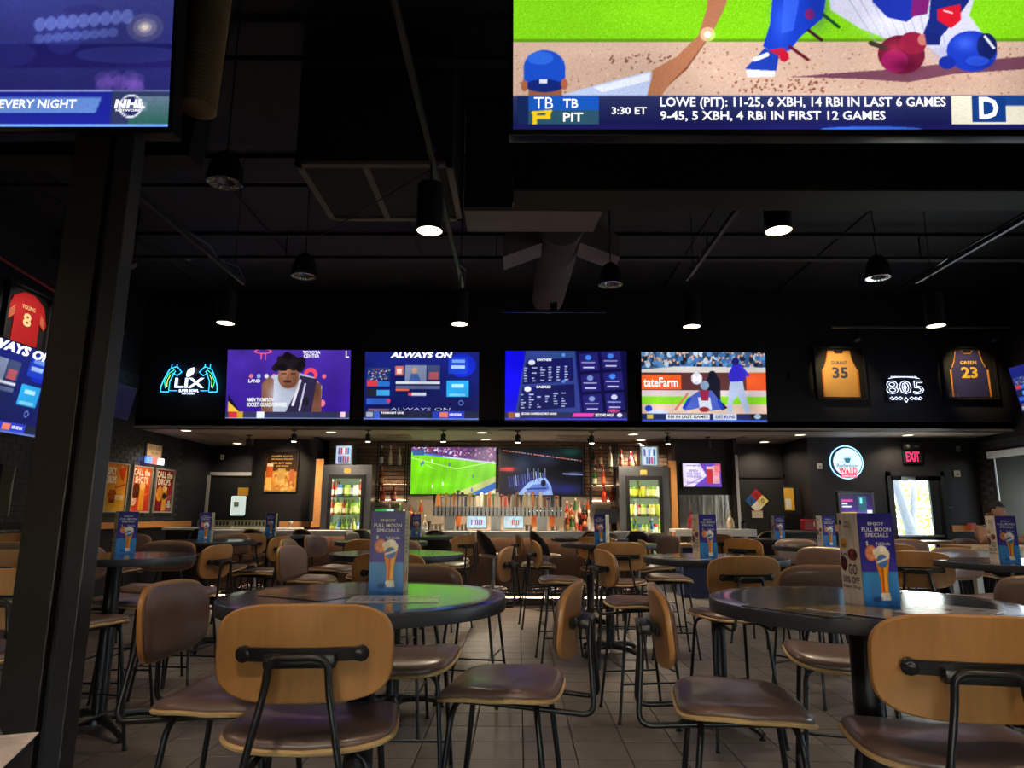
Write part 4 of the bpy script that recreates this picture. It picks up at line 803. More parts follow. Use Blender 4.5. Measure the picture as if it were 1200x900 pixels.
p.rect(622, 92, 662, 110, (150, 92, 66)); p.ell(641, 76, 25, 22, (28, 78, 200)); p.rect(616, 76, 666, 96, (28, 78, 200)); p.ell(641, 98, 23, 8, (20, 40, 120)); p.ell(617, 98, 4, 7, (170, 100, 70)); p.ell(665, 96, 4, 7, (180, 96, 70)); p.ell(636, 64, 16, 8, (60, 120, 235), .6); p.rect(635, 90, 644, 95, (225, 230, 245))
p.grad(603, 110, 1245, 152, (44, 52, 96), (18, 20, 74)); p.rect(603, 110, 1245, 112, (60, 70, 120)); p.rect(609, 111, 706, 128, (24, 88, 190)); p.rect(609, 128, 706, 145, (44, 84, 104)); p.grad(609, 111, 622, 145, (20, 40, 90), (20, 40, 90))
p.rect(1126, 111, 1245, 152, (232, 226, 205)); p.rect(1150, 111, 1190, 143, (20, 60, 130)); p.rect(1190, 111, 1245, 123, (26, 66, 140)); p.rect(603, 145, 1245, 152, (26, 26, 90)); p.ell(1030, 151, 60, 3, (50, 110, 230), .8)
p.line(627, 131, 649, 129, 3, (250, 205, 30)); p.rect(627, 129, 632, 145, (250, 210, 30)); p.rect(632, 134, 648, 139, (250, 210, 30)); p.poly([(642, 129), (649, 129), (648, 138), (643, 139)], (250, 210, 30))
tx = [('lettering', WHITE_E, [('TB', 663, 681, 115, 126), ('PIT', 663, 687, 132, 143), ('3:30 ET', 721, 763, 125, 134), ('LOWE (PIT): 11-25, 6 XBH, 14 RBI IN LAST 6 GAMES', 779, 1119, 113, 128), ('9-45, 5 XBH, 4 RBI IN FIRST 12 GAMES', 779, 1047, 130, 143), ('TB', 628, 651, 113, 127, 0, 0.), ('D', 1158, 1181, 113, 140, 0, .03)])]
TVB = tv((1.035, 2.46, 2.83), 2.12, 1.19, p, 'huge television at the top right showing a baseball catcher and a pitching ticker', 8, text=tx, mount=True, depth=.08)
# big set upper left: hockey promo, blurred
p = Pic(-330, -160, 198, 143, 264, 152, (40, 46, 120)); p.grad(-330, -160, 198, 97, (70, 80, 150), (34, 34, 96)); p.grad(-330, 40, 198, 70, (26, 24, 84), (30, 26, 88))
for k in range(40): x, y = random.uniform(-330, 198), random.uniform(-160, 95); p.ell(x, y, random.uniform(20, 70), random.uniform(6, 22), random.choice([(52, 60, 140), (36, 38, 110), (66, 84, 160), (30, 22, 80)]), .25)
for k in range(9): p.ell(38 + k * 13, 16 - k * 1.2, 7, 9, (120, 140, 220), .5); p.ell(38 + k * 11, 34 - k * 1, 6, 6, (100, 120, 200), .45)
for r_, al in ((22, .12), (14, .2), (8, .4), (4, .8)): p.ell(164, 20, r_, r_ * .8, (235, 220, 200), al)
for k in range(12): p.ell(random.uniform(105, 160), random.uniform(80, 98), 10, 9, (120, 84, 180), .25)
p.rect(-330, 97, 198, 143, (26, 34, 140)); p.rect(-330, 97, 198, 99, (130, 140, 200)); p.rect(129, 98, 198, 140, (44, 52, 90)); p.grad(150, 105, 198, 139, (90, 110, 130), (40, 90, 80)); p.poly([(-330, 106), (117, 106), (111, 125), (-330, 125)], (92, 128, 196)); p.rect(-330, 139, 198, 143, (60, 110, 230)); p.rect(-60, 140, 198, 142, (150, 200, 255)); p.rect(-330, 143, 198, 150, (40, 60, 80))
p.ell(152, 117, 14, 14, (230, 235, 250)); p.ell(152, 117, 12, 12, (30, 34, 90)); p.rect(134, 112, 171, 122, (200, 208, 235), .3)
TVN = tv((-2.235, 2.40, 2.805), 1.74, 1.0, p, 'large television at the top left showing a hockey network banner, EVERY NIGHT', 6, text=[('l', WHITE_E, [('SPORTS EVERY NIGHT', -60, 88, 110, 121, .1), ('NHL', 134, 170, 110, 121, .15, .05), ('NETWORK', 136, 166, 122, 125, 0)])], mount=True, depth=.08)
# wall row
p = Pic(265, 410, 411, 490, 219, 120, (62, 34, 150)); p.grad(265, 410, 411, 482, (72, 44, 160), (52, 26, 140)); p.line(297, 413, 317, 413, 1.4, (235, 90, 120)); p.line(305, 410, 305, 421, 1.2, (235, 90, 120)); p.line(310, 410, 310, 422, 1.2, (235, 90, 120)); p.ell(307, 412, 10, 3.2, (235, 90, 120)); p.ell(307, 412, 8, 2, (66, 38, 154))
for x, c in ((294, (235, 120, 150)), (303, (150, 190, 240)), (312, (230, 230, 245)), (321, (240, 130, 150)), (357, (220, 220, 240)), (380, (230, 110, 130))): p.ell(x, 441, 2.4, 2.6, c)
p.ell(364, 439, 8, 8, (230, 70, 100)); p.ell(364, 440, 4, 4, (70, 40, 150)); p.ell(379, 472, 3, 4, (240, 120, 140))
p.poly([(308, 482), (307, 452), (314, 442), (328, 438), (346, 436), (368, 442), (378, 452), (377, 482)], (178, 186, 205)); p.poly([(307, 482), (307, 450), (316, 441), (321, 445), (321, 482)], (122, 80, 62)); p.poly([(364, 482), (368, 446), (377, 450), (378, 482)], (116, 74, 58)); p.poly([(330, 434), (348, 434), (346, 448), (338, 454), (330, 446)], (92, 56, 44))
p.poly([(352, 440), (372, 444), (366, 482), (336, 482), (346, 462)], (44, 38, 70)); p.glow(322, 462, 8, 14, (214, 220, 238), .6); p.glow(312, 452, 4, 8, (160, 112, 88), .6); p.glow(372, 460, 3, 10, (84, 50, 40), .6); p.line(352, 446, 344, 474, 3, (225, 225, 240)); p.line(358, 450, 352, 480, 2, (200, 200, 225)); p.ell(338, 441, 12.5, 14, (134, 88, 66)); p.glow(333, 436, 5, 7, (186, 134, 108), .6); p.glow(346, 446, 5, 9, (92, 56, 44), .6); p.glow(338, 452, 7, 3, (90, 54, 42), .6); p.ell(337, 447, 5, 1.6, (70, 36, 34)); p.line(330, 438, 335, 438, 1.2, (40, 24, 22)); p.line(341, 438, 346, 438, 1.2, (40, 24, 22)); p.line(338, 439, 337, 444, 1.2, (100, 60, 46))
for k in range(60): a = random.uniform(math.pi * .95, math.pi * 2.05); p.ell(339 + 15 * math.cos(a) * random.uniform(.3, 1.15), 431 + 13 * math.sin(a) * random.uniform(.1, 1.15), 4.5, 4, random.choice([(18, 14, 18), (30, 24, 28), (24, 20, 26)]))
p.ell(359, 470, 4, 5, (30, 26, 40)); p.poly([(268, 462), (282, 482), (268, 482)], (20, 16, 30)); p.poly([(268, 470), (281, 482), (286, 490), (268, 490)], (240, 190, 60)); p.rect(265, 482, 411, 489, (50, 52, 86)); p.rect(269, 482, 279, 490, (200, 50, 60)); p.rect(279, 482, 286, 490, (190, 150, 40)); p.rect(302, 482, 311, 489, (225, 230, 240)); p.rect(400, 482, 406, 488, (240, 200, 215)); p.rect(265, 489, 411, 490, (150, 170, 220))
tv((-3.81, 11.12, 2.88), 2.05, 1.14, p, 'wall television showing an interviewed basketball player in a grey vest, leftmost over the bar', 6, text=[('a', WHITE_E, [('AMEN THOMPSON', 290, 321, 466, 470.5), ('ROCKETS GUARD-FORWARD', 290, 337, 471.5, 476.5), ('TOYOTA\nCENTER', 354, 375, 411, 419), ('LAND', 291, 305, 444.5, 448.5), ('L', 405, 409, 411, 419)])], group='row of televisions above the bar')
def always_on(x0, y0, x1, y1, W, H):
    p = Pic(427, 412, 562, 492, W, H, (22, 30, 110)); p.grad(427, 412, 562, 484, (24, 34, 120), (14, 20, 84))
    p.rect(430, 431, 457, 445, (30, 50, 110)); 
    for k in range(70): p.rect(*(lambda a, b: (a, b, a + 1.6, b + 1.2))(random.uniform(430, 456), random.uniform(432, 445)), random.choice([(150, 80, 80), (200, 190, 190), (60, 90, 160), (30, 30, 60)]))
    p.rect(430, 446, 443, 453, (200, 60, 70)); p.rect(443, 447, 457, 453, (40, 110, 200)); p.rect(430, 456, 442, 465, (30, 34, 50)); p.rect(442, 457, 457, 464, (60, 160, 220)); p.rect(430, 467, 457, 474, (50, 90, 190)); p.ell(456, 470, 2.4, 2.4, (210, 60, 90)); p.rect(432, 479, 457, 482, (120, 90, 120))
    p.rect(463, 428, 517, 467, (16, 24, 84)); p.rect(463, 429, 473, 440, (190, 100, 90)); p.rect(465, 432, 471, 438, (225, 200, 190)); p.rect(475, 428, 500, 448, (120, 130, 160)); p.ell(486, 434, 3, 3.4, (190, 140, 110)); p.poly([(479, 448), (482, 438), (490, 438), (494, 448)], (60, 90, 150)); p.rect(501, 428, 516, 445, (60, 70, 110)); p.rect(503, 436, 514, 445, (170, 80, 90)); p.rect(464, 447, 516, 450, (210, 215, 225)); p.rect(464, 452, 516, 456, (80, 90, 130)); p.rect(464, 456, 480, 458, (220, 90, 60)); p.rect(480, 460, 500, 464, (200, 205, 220)); p.rect(479, 460, 483, 464, (220, 60, 70))
    p.ell(542, 428, 16, 14, (20, 40, 190)); p.rect(526, 418, 548, 438, (26, 60, 190)); p.rect(530, 421, 545, 425, (110, 150, 230)); p.rect(529, 428, 545, 432, (160, 190, 240)); p.rect(524, 446, 550, 465, (40, 160, 225)); p.rect(530, 450, 544, 454, (170, 225, 245)); p.rect(527, 461, 546, 464, (120, 200, 240)); p.ell(541, 472, 3, 3, (120, 150, 230)); p.ell(541, 472, 2.2, 2.2, (16, 22, 90))
    p.rect(427, 482, 562, 490, (30, 34, 60)); p.rect(430, 483, 438, 489, (150, 160, 180)); p.rect(439, 482, 446, 490, (60, 90, 190)); p.rect(508, 482, 545, 490, (40, 60, 190)); p.rect(516, 483, 526, 489, (230, 120, 100)); p.rect(427, 490, 562, 492, (90, 110, 190)); return p
AO = [('a', WHITE_E, [('ALWAYS ON', 457, 529, 412, 419, .25, .05), ('HEROES BAR', 528, 542, 484.5, 487.5), ('TONIGHT LIVE', 447, 474, 483, 485.5)]), ('b', GREY_E, [('ALWAYS ON', 458, 528, 478, 481.5, .2, -.01)])]
tv((-1.60, 11.12, 2.87), 1.89, 1.12, always_on(0, 0, 0, 0, 200, 118), 'wall television headed ALWAYS ON with a studio picture, second from the left over the bar', 6, text=AO, group='row of televisions above the bar')
p = Pic(592, 412, 734, 493, 213, 120, (24, 20, 110)); p.rect(592, 412, 614, 493, (14, 10, 225)); p.poly([(616, 412), (673, 412), (680, 485), (604, 485)], (46, 60, 130)); p.poly([(640, 412), (734, 412), (734, 420), (640, 426)], (40, 70, 110), .5)
for yy in (0, 31):
    p.poly([(617 - yy * .15, 424 + yy), (671 + yy * .05, 420 + yy), (672 + yy * .05, 447 + yy), (612 - yy * .15, 452 + yy)], (20, 22, 84)); p.ell(623 - yy * .15, 426 + yy, 4, 3, (225, 230, 245)); p.ell(660, 417 + yy, 2, 2, (80, 130, 230))
    for r_ in range(6):
        for q in range(6):
            if random.random() < .85: p.rect(614 + q * 9.5 - yy * .12, 432 + yy + r_ * 3 - q * .4, 614 + q * 9.5 + random.uniform(2, 6) - yy * .12, 433.4 + yy + r_ * 3 - q * .4, (170, 180, 220))
p.poly([(674, 412), (734, 412), (734, 485), (682, 485)], (14, 12, 60))
for r_ in range(3):
    for q in range(2):
        x, y = 688 + q * 26 + r_ * 2, 424 + r_ * 24 - q * 2
        p.poly([(x - 10, y - 8), (x + 12, y - 10), (x + 14, y + 11), (x - 8, y + 12)], (32, 30, 104)); p.ell(x + 1, y - 4, 3.6, 3, random.choice([(60, 120, 220), (190, 200, 230), (120, 140, 200)])); p.rect(x - 7, y + 1, x + 9, y + 2.4, (150, 150, 200)); p.rect(x - 5, y + 7, x + 8, y + 8.6, (190, 190, 225))
p.ell(718, 482, 7, 2, (170, 60, 120)); p.rect(592, 484, 734, 491, (40, 44, 80)); p.rect(596, 484, 603, 491, (150, 90, 60)); p.rect(604, 485, 609, 490, (230, 230, 235)); p.poly([(672, 485), (696, 485), (694, 489), (670, 489)], (225, 60, 170)); p.ell(725, 487, 3, 2.4, (210, 215, 235)); p.rect(592, 491, 734, 493, (60, 60, 200))
tv((.785, 11.12, 2.875), 2.0, 1.14, p, 'wall television showing slanted blue score tables, third from the left over the bar', 6, text=[('a', WHITE_E, [('PANTHERS', 629, 646, 421, 424, .1), ('SABRES', 628, 645, 453, 456, .1), ('SECOND CONFERENCE FIRST ROUND', 611, 652, 484.7, 487.2), ('SECOND HALF', 697, 718, 485.5, 489)])], group='row of televisions above the bar')
p = Pic(751, 413, 895, 494, 216, 121, (200, 170, 150)); p.rect(751, 413, 895, 434, (60, 90, 130))
for k in range(150): x, y = random.uniform(751, 895), random.uniform(414, 432); p.ell(x, y, 3, 3.5, random.choice([(60, 110, 170), (30, 34, 50), (180, 200, 220), (90, 140, 190), (40, 60, 90)])); p.ell(x, y - 3.4, 1.3, 1.5, (215, 170, 140))
p.poly([(751, 434), (790, 430), (895, 431), (895, 436), (751, 438)], (210, 205, 200)); p.rect(751, 437, 895, 459, (96, 52, 52)); p.rect(751, 440, 797, 457, (235, 96, 40)); p.rect(871, 437, 895, 458, (226, 88, 40)); p.rect(797, 439, 872, 459, (90, 50, 50)); p.ell(815, 444, 6.5, 7, (215, 210, 230)); p.rect(751, 458, 895, 466, (205, 190, 195)); p.rect(751, 465, 895, 474, (128, 205, 40)); p.rect(751, 474, 895, 486, (214, 184, 166)); p.noise(4, p.Y > 458)
p.poly([(828, 470), (826, 446), (830, 438), (836, 438), (842, 446), (842, 470), (850, 478), (846, 480), (828, 472)], (24, 26, 40)); p.ell(833, 440, 4.6, 5, (18, 24, 44)); p.poly([(800, 482), (806, 466), (818, 458), (832, 458), (838, 466), (842, 480), (826, 482), (818, 478)], (70, 90, 180)); p.poly([(816, 466), (830, 466), (832, 480), (818, 480)], (200, 210, 225)); p.poly([(818, 458), (829, 458), (828, 470), (820, 470)], (150, 40, 70)); p.ell(824, 452, 5, 5.4, (130, 150, 180)); p.ell(823, 480, 6, 3, (140, 40, 50)); p.line(806, 468, 800, 478, 4, (30, 60, 180)); p.line(840, 470, 844, 479, 4, (30, 60, 180))
p.poly([(851, 440), (858, 426), (868, 428), (872, 440), (868, 448), (853, 448)], (50, 40, 190)); p.ell(860, 424, 4.4, 4.6, (30, 30, 110)); p.poly([(853, 448), (868, 447), (870, 460), (876, 482), (870, 484), (862, 464), (856, 470), (855, 484), (849, 483), (851, 464)], (170, 185, 215)); p.line(866, 430, 874, 440, 3.4, (60, 50, 200)); p.line(790, 480, 804, 462, 2.6, (190, 120, 90)); p.ell(759, 479, 4.2, 3.8, (30, 60, 190)); p.ell(770, 484, 12, 3, (190, 205, 235))
p.rect(751, 485, 895, 492, (36, 44, 90)); p.rect(757, 486, 764, 491, (200, 180, 80)); p.rect(779, 485.5, 829, 491.5, (210, 215, 225)); p.rect(833, 485, 860, 492, (190, 200, 225)); p.rect(876, 485, 895, 492, (20, 22, 34)); p.ell(884, 488, 4, 3, (150, 180, 210)); p.rect(751, 492, 895, 494, (60, 90, 210))
tv((3.05, 11.12, 2.86), 2.04, 1.14, p, 'wall television showing batter and catcher with an orange advert, rightmost over the bar', 6, text=[('a', WHITE_E, [('tateFarm', 753, 793, 443, 454), ('M', 811, 819, 440, 448)]), ('b', BLACK_P, [('RBI IN LAST GAMES', 781, 827, 487, 490.5), ('DET RUNS', 836, 858, 487, 490.5)])], group='row of televisions above the bar')
# back bar pair
p = Pic(483, 524, 580, 580, 194, 112, (110, 205, 20)); p.grad(483, 524, 580, 580, (120, 205, 30), (104, 196, 14)); 
for k in range(0, 97, 12): p.poly([(483 + k, 524), (489 + k, 524), (483 + k - 6, 580), (477 + k - 6, 580)], (124, 214, 30), .5)
p.poly([(483, 524), (580, 524), (580, 543), (520, 535), (483, 530)], (96, 60, 110))
for k in range(260): x = random.uniform(486, 580); p.ell(x, random.uniform(524, 527 + (x - 483) * .15), .9, .8, random.choice([(190, 120, 160), (220, 210, 225), (90, 60, 150), (150, 50, 70), (50, 40, 90)]))
p.line(484, 530, 520, 535.5, 1.8, (70, 120, 220)); p.line(520, 535.5, 580, 543, 1.8, (190, 200, 235)); p.rect(485, 528, 498, 534, (60, 90, 150)); p.line(484, 537, 535, 550, .8, (200, 240, 150)); p.line(535, 550, 578, 541, .8, (200, 240, 150)); p.line(500, 545, 510, 550, .6, (190, 235, 140))
p.poly([(530, 580), (580, 558), (580, 580)], (190, 200, 120)); p.poly([(550, 580), (580, 565), (580, 580)], (40, 100, 190)); p.poly([(566, 580), (580, 573), (580, 580)], (225, 220, 180))
for x, y, c in ((497, 541, (50, 70, 190)), (507, 539, (230, 230, 240)), (527, 543, (60, 80, 190)), (554, 557, (70, 90, 180)), (508, 569, (230, 200, 200)), (553, 573, (60, 90, 190)), (495, 543, (60, 70, 180)), (520, 566, (230, 230, 230))): p.line(x, y, x, y + 3, 1.6, c); p.ell(x, y - 1, .8, .8, (200, 150, 120))
tv((-1.255, 13.28, 1.725), 1.64, .90, p, 'back bar television showing a bright green soccer pitch', 2, mlen=.06, group='pair of televisions behind the taps')
p = Pic(586, 526, 683, 581, 194, 110, (2, 3, 12)); p.glow(612, 545, 14, 14, (70, 96, 130), .55); p.glow(640, 538, 16, 9, (60, 80, 110), .5); p.glow(668, 530, 14, 6, (20, 80, 60), .7); p.glow(625, 572, 26, 10, (60, 80, 200), .7)
for k in range(26): x = 590 + k * 3.6; p.line(x, 528 + (x - 586) * .13, x + random.uniform(1, 3), 528.6 + (x - 586) * .13, .8, random.choice([(240, 150, 110), (230, 120, 110), (200, 180, 190)]))
p.poly([(606, 581), (620, 566), (632, 561), (640, 561), (646, 570), (648, 581)], (150, 180, 235)); p.poly([(613, 581), (624, 569), (642, 567), (644, 574), (630, 581)], (90, 120, 200)); p.ell(637, 567, 3, 4, (14, 16, 40)); p.line(618, 574, 640, 573, 1.6, (30, 40, 110))
for k in range(16): x = 597 + k * 2.6; p.line(x, 554 + abs(k - 12) * .5, x + 1, 572 - k * .6, .9, random.choice([(170, 190, 240), (80, 100, 190), (60, 60, 140)]))
for x in (619, 626, 631, 639): p.line(x, 550, x, 562, .7, (200, 215, 250))
p.rect(586, 549, 602, 553, (190, 60, 60), .8); p.glow(597, 551, 9, 3, (255, 60, 50), .6); p.line(660, 556, 683, 557, 1, (140, 160, 210)); p.glow(665, 574, 16, 6, (24, 40, 150), .7); p.glow(672, 556, 10, 2, (150, 160, 220), .6)
tv((.445, 13.28, 1.72), 1.60, .89, p, 'back bar television showing a dark hockey arena with white ice', 2, mlen=.06, group='pair of televisions behind the taps')
p = Pic(800, 543, 845, 571, 90, 56, (225, 215, 240)); p.poly([(820, 543), (845, 543), (845, 571), (812, 571), (828, 558)], (110, 70, 190)); p.line(802, 570, 822, 560, 1.4, (180, 150, 220)); p.rect(828, 548, 835, 567, (200, 50, 60)); p.rect(835, 546, 843, 567, (235, 170, 180)); p.ell(842, 548, 5, 6, (230, 90, 80), .6); p.rect(828, 547, 835, 550, (240, 200, 200))
MM = mat('indigo screen lettering', (.1, .05, .3), .5, emit=(.10, .05, .40), es=1)
tv((3.40, 12.74, 1.87), .70, .425, p, 'small television with a drink can advert right of the right fridge', 0, mlen=.03, text=[('a', MM, [('REFRESH\nYOUR THIRST\nWITH A CAN', 804, 821, 550.5, 560.5), ('summer game cans', 804, 821, 545, 547), ('limited time', 804, 820, 565, 567)]), ('b', RED_E, [('COKE', 836.5, 841.5, 552, 558)])])
# left wall set (leaning forward), small set on the right wall
AO2 = [('a', WHITE_E, [('ALWAYS ON', 452, 551, 412, 421, .25, .05), ('HEROES BAR', 528, 542, 484.5, 487.5)])]
tv((-6.12, 7.69, 2.27), 1.75, 1.05, always_on(0, 0, 0, 0, 150, 90), 'television leaning out from the left wall with ALWAYS ON graphics, left of the steel column', 10, rz=math.pi / 2, text=AO2)
tv((8.0, 10.2, 3.0), 1.2, .7, always_on(0, 0, 0, 0, 80, 46), 'television on the right wall, a blue sliver at the right edge of the picture', 10, rz=-math.pi / 2)
# a second leaning set seen edge on beyond the column
tv((-6.14, 10.05, 2.76), 1.1, .5, Pic(0, 0, 16, 9, 20, 12, (20, 20, 40)), 'dark television seen edge on beyond the steel column, high on the left wall', 10, rz=math.pi / 2)
# shroud under the huge television
b = MB(); pts = [(0, .14), (.02, .07), (.07, .02), (.14, 0), (2.18, 0), (2.18, .17), (0, .17)]; b.prism([(x - .03, y + 2.50) for x, y in pts], 2.60, 2.79, 'z'); o = b.obj('television_shroud', mat('gloss black panel', (.004, .004, .0035), .22, coat=.3), smooth=40); tag(o, 'black box with a rounded corner under the huge television', 'panel')
MB().box(-.02, 2.15, 2.505, 2.68, 2.59, 2.60).obj('lower_trim', mat('dark grey trim', (.004, .004, .004), .6), o)
# housing and ribbed duct beside the left television
o = MB().prism([(-2.9, 2.83), (-1.41, 2.83), (-1.33, 3.7), (-2.9, 3.7)], 2.66, 2.79, 'y').obj('television_housing', plastic); tag(o, 'black sloping housing behind the large television at the top left', 'housing')
b = MB(); prof = []
for k in range(60): z = k * .018; prof += [(.066, z), (.078, z + .005), (.078, z + .009), (.066, z + .014)]
b.lathe(prof, 22); o = b.obj('ribbed_duct', mat('tarnished galvanised duct', (.30, .22, .12), .4, .5), smooth=30, loc=(-1.345, 2.565, 2.98), rot=(0, R(2), 0)); tag(o, 'ribbed round duct just right of the large television at the top left', 'duct')
# ------------------------------------------------------------------ steel column
c = MB(); c.box(-1.80, -1.775, 2.42, 2.62, 0, 5.2); c.box(-1.52, -1.495, 2.42, 2.62, 0, 5.2); c.box(-1.78, -1.51, 2.50, 2.52, 0, 5.2)
colm = empty('steel_column', (0, 0, 0), 0, 'black painted steel column on the left, running from floor to roof', 'column')
colmat = mat('brown black column paint', (.015, .0115, .010), .45, var=.3, scale=3, bump=.1)
MB().box(-1.74, -1.60, 2.43, 2.46, 0, 5.2, b=.006).obj('cover_plate', colmat, colm); MB().box(-1.72, -1.51, 2.462, 2.49, 0, 5.2).obj('web', blkm, colm)
MB().box(-1.565, -1.50, 2.42, 2.50, 0, 5.2, b=.006).obj('flange', mat('grey black column paint', (.021, .019, .022), .42, var=.25, scale=4), colm); MB().box(-1.74, -1.71, 2.46, 2.50, 0, 5.2).obj('flange', colmat, colm)
MB().box(-1.80, -1.44, 2.36, 2.56, 0, .02).obj('base_plate', blkm, colm)
# ------------------------------------------------------------------ signs, jerseys, posters
def frame(name, w_, h_, m_, parent, t=.03, d=.035, y0=0):
    b = MB()
    for a in ((-w_ / 2, -w_ / 2 + t, 0, h_), (w_ / 2 - t, w_ / 2, 0, h_), (-w_ / 2 + t, w_ / 2 - t, h_ - t, h_), (-w_ / 2 + t, w_ / 2 - t, 0, t)): b.box(a[0], a[1], y0 - d, y0, a[2], a[3])
    return b.obj(name, m_, parent)
def jersey(loc, rz, w_, h_, body, trim, num, nm, numcol, label, sleeves=False, tilt=0):
    t = empty('framed_jersey', loc, rz, label, 'framed jersey'); frame('frame', w_, h_, blkm, t, .035, .06)
    MB().box(-w_ / 2 + .03, w_ / 2 - .03, -.012, 0, .03, h_ - .03).obj('backing', mat('black backing', (.015, .013, .013), .6), t)
    hw, t0, b0 = w_ * .37, h_ * .92, h_ * .055
    if not sleeves: pts = [(-hw, b0), (hw, b0), (hw, h_ * .55), (hw * .86, h_ * .60), (hw * .72, h_ * .72), (hw * .60, t0), (hw * .28, t0), (hw * .18, t0 - .05), (-hw * .18, t0 - .05), (-hw * .28, t0), (-hw * .60, t0), (-hw * .72, h_ * .72), (-hw * .86, h_ * .60), (-hw, h_ * .55)]
    else: pts = [(-hw * .8, b0), (hw * .8, b0), (hw * .78, h_ * .5), (hw * 1.1, h_ * .42), (hw * 1.25, h_ * .52), (hw * .95, h_ * .8), (hw * .3, t0), (-hw * .3, t0), (-hw * .95, h_ * .8), (-hw * 1.25, h_ * .52), (-hw * 1.1, h_ * .42), (-hw * .78, h_ * .5)]
    MB().prism(pts, -.03, -.013, 'y').obj('jersey', mat('jersey ' + label[:12], L(*body), .7, bump=.15, scale=40), t)
    tm = mat('jersey trim ' + label[:12], L(*trim), .7); b = MB()
    if not sleeves:
        for s_ in (-1, 1): b.prism([(s_ * hw, b0), (s_ * hw, h_ * .55), (s_ * hw * .9, h_ * .56), (s_ * hw * .93, b0)][::s_], -.033, -.03, 'y')
        P_ = pts[3:7] ; b.tube([(x, -.03, z) for x, z in P_[:-1]], .008, 5); b.tube([(-x, -.03, z) for x, z in P_[:-1]], .008, 5); b.tube([(x, -.03, z) for x, z in pts[6:10]], .008, 5)
    else:
        for s_ in (-1, 1):
            for k in range(4): b.tube([(s_ * hw * (1.1 - .0 * k), -.032, h_ * (.45 + .035 * k)), (s_ * hw * (.80), -.032, h_ * (.54 + .04 * k))], .005, 4)
    b.obj('piping', tm, t)
    nmm = mat('numeral ' + label[:12], L(*numcol), .6); b = MB(); text_into(b, num, -hw * (.42 if len(num) > 1 else .25), hw * (.42 if len(num) > 1 else .25), h_ * .40, h_ * .61, y=-.034, bold=.03); text_into(b, nm, -hw * .42, hw * .42, h_ * .66, h_ * .725, y=-.034, bold=.02); b.obj('lettering', nmm, t)
    MB().box(-w_ / 2 + .03, w_ / 2 - .03, -.052, -.05, .03, h_ - .03).obj('pane', glass, t)
    return t
jersey((5.43, 11.36, 3.26), 0, .84, .92, (226, 168, 92), (200, 110, 40), '35', 'DURANT', (70, 70, 110), 'framed cream basketball jersey number 35 on the bulkhead, left of the 805 neon')
jersey((7.60, 11.36, 3.27), 0, .88, .92, (52, 46, 96), (235, 150, 40), '23', 'GREEN', (240, 190, 60), 'framed dark blue basketball jersey number 23 on the bulkhead, right of the 805 neon')
jersey((-6.48, 8.58, 3.38), math.pi / 2, .80, .86, (190, 22, 32), (240, 190, 130), '8', 'YOUNG', (255, 232, 170), 'framed red football jersey number 8 on the left wall above the leaning television', sleeves=True)
o = empty('framed_jersey', (-6.48, 7.35, 3.38), math.pi / 2, 'dark picture frame cut by the left edge, beside the red jersey', 'frame'); frame('frame', .9, .9, blkm, o, .05, .05); MB().box(-.4, .4, -.01, 0, .05, .85).obj('backing', mat('cream picture', (.4, .36, .3), .5), o)
lamp('SPOT', (-4.9, 8.2, 4.3), 190, (1, .85, .7), .03, (-6.48, 8.6, 3.7), 40, .8)
sj = empty('spot_light', (-4.9, 8.2, 4.42), 0, 'small black spot aimed at the red jersey on the left wall', 'spotlight'); MB().lathe([(.05, 0), (.05, .12), (.03, .14)], 14, Matrix.Rotation(R(-50), 4, 'Y')).obj('spot_head', blk, sj); MB().tube([(0, 0, .06), (0, 0, .8)], .008, 6).obj('stem', blk, sj)
# 805 neon
nz = mat('white neon', (.9, .9, 1), .4, emit=(.66, .74, 1), es=2.6); nb = mat('blue backlight', (.1, .15, .6), .4, emit=(.12, .2, 1), es=1.4)
t = empty('neon_sign', (6.50, 11.34, 3.22), 0, 'glowing white 805 neon sign with leaves under the number, between the jerseys', 'neon sign')
def neon_text(s, x0, x1, z0, z1, r=.006):
    cu = bpy.data.curves.new('t', 'FONT'); cu.body = s; cu.fill_mode = 'NONE'; cu.resolution_u = 2; cu.offset = .02; o = bpy.data.objects.new('t', cu); COL.objects.link(o); bpy.context.view_layer.update()
    me = bpy.data.meshes.new_from_object(o.evaluated_get(bpy.context.evaluated_depsgraph_get())); v = np.array([q.co[:] for q in me.vertices]); e = [tuple(q.vertices) for q in me.edges]; COL.objects.unlink(o); bpy.data.objects.remove(o)
    lo, hi = v.min(0), v.max(0); v = (v - lo) / np.maximum(hi - lo, 1e-6); b = MB()
    for i, j in e: b.tube([(x0 + v[i][0] * (x1 - x0), 0, z0 + v[i][1] * (z1 - z0)), (x0 + v[j][0] * (x1 - x0), 0, z0 + v[j][1] * (z1 - z0))], r, 4, caps=False)
    return b
b = neon_text('805', -.31, .31, .15, .37, .0045)
b.tube([(0, 0, .20), (.022, 0, .26), (0, 0, .32), (-.022, 0, .26), (0, 0, .20)], .005, 4)
b.tube([(-.26 + .052 * k, 0, .41 + .03 * math.sin(math.pi * k / 10)) for k in range(11)], .004, 4)
for s_ in (-1, 1):
    for k in range(3): x = s_ * (.06 + .07 * k); b.tube([(x, 0, .075 - .01 * k), (x + s_ * .035, 0, .10), (x + s_ * .07, 0, .075), (x + s_ * .035, 0, .05), (x, 0, .075 - .01 * k)], .005, 4)
b.tube([(-.03, 0, .05), (0, 0, .0), (.03, 0, .05), (0, 0, .09), (-.03, 0, .05)], .005, 4); b.obj('neon_tube', nz, t)
b = MB(); text_into(b, 'FIRESTONE WALKER', -.22, .22, .425, .45, y=0, bold=0); b.obj('lettering', nz, t); MB().box(-.30, .30, .02, .03, .02, .40, b=.004).obj('backing', plastic, t)
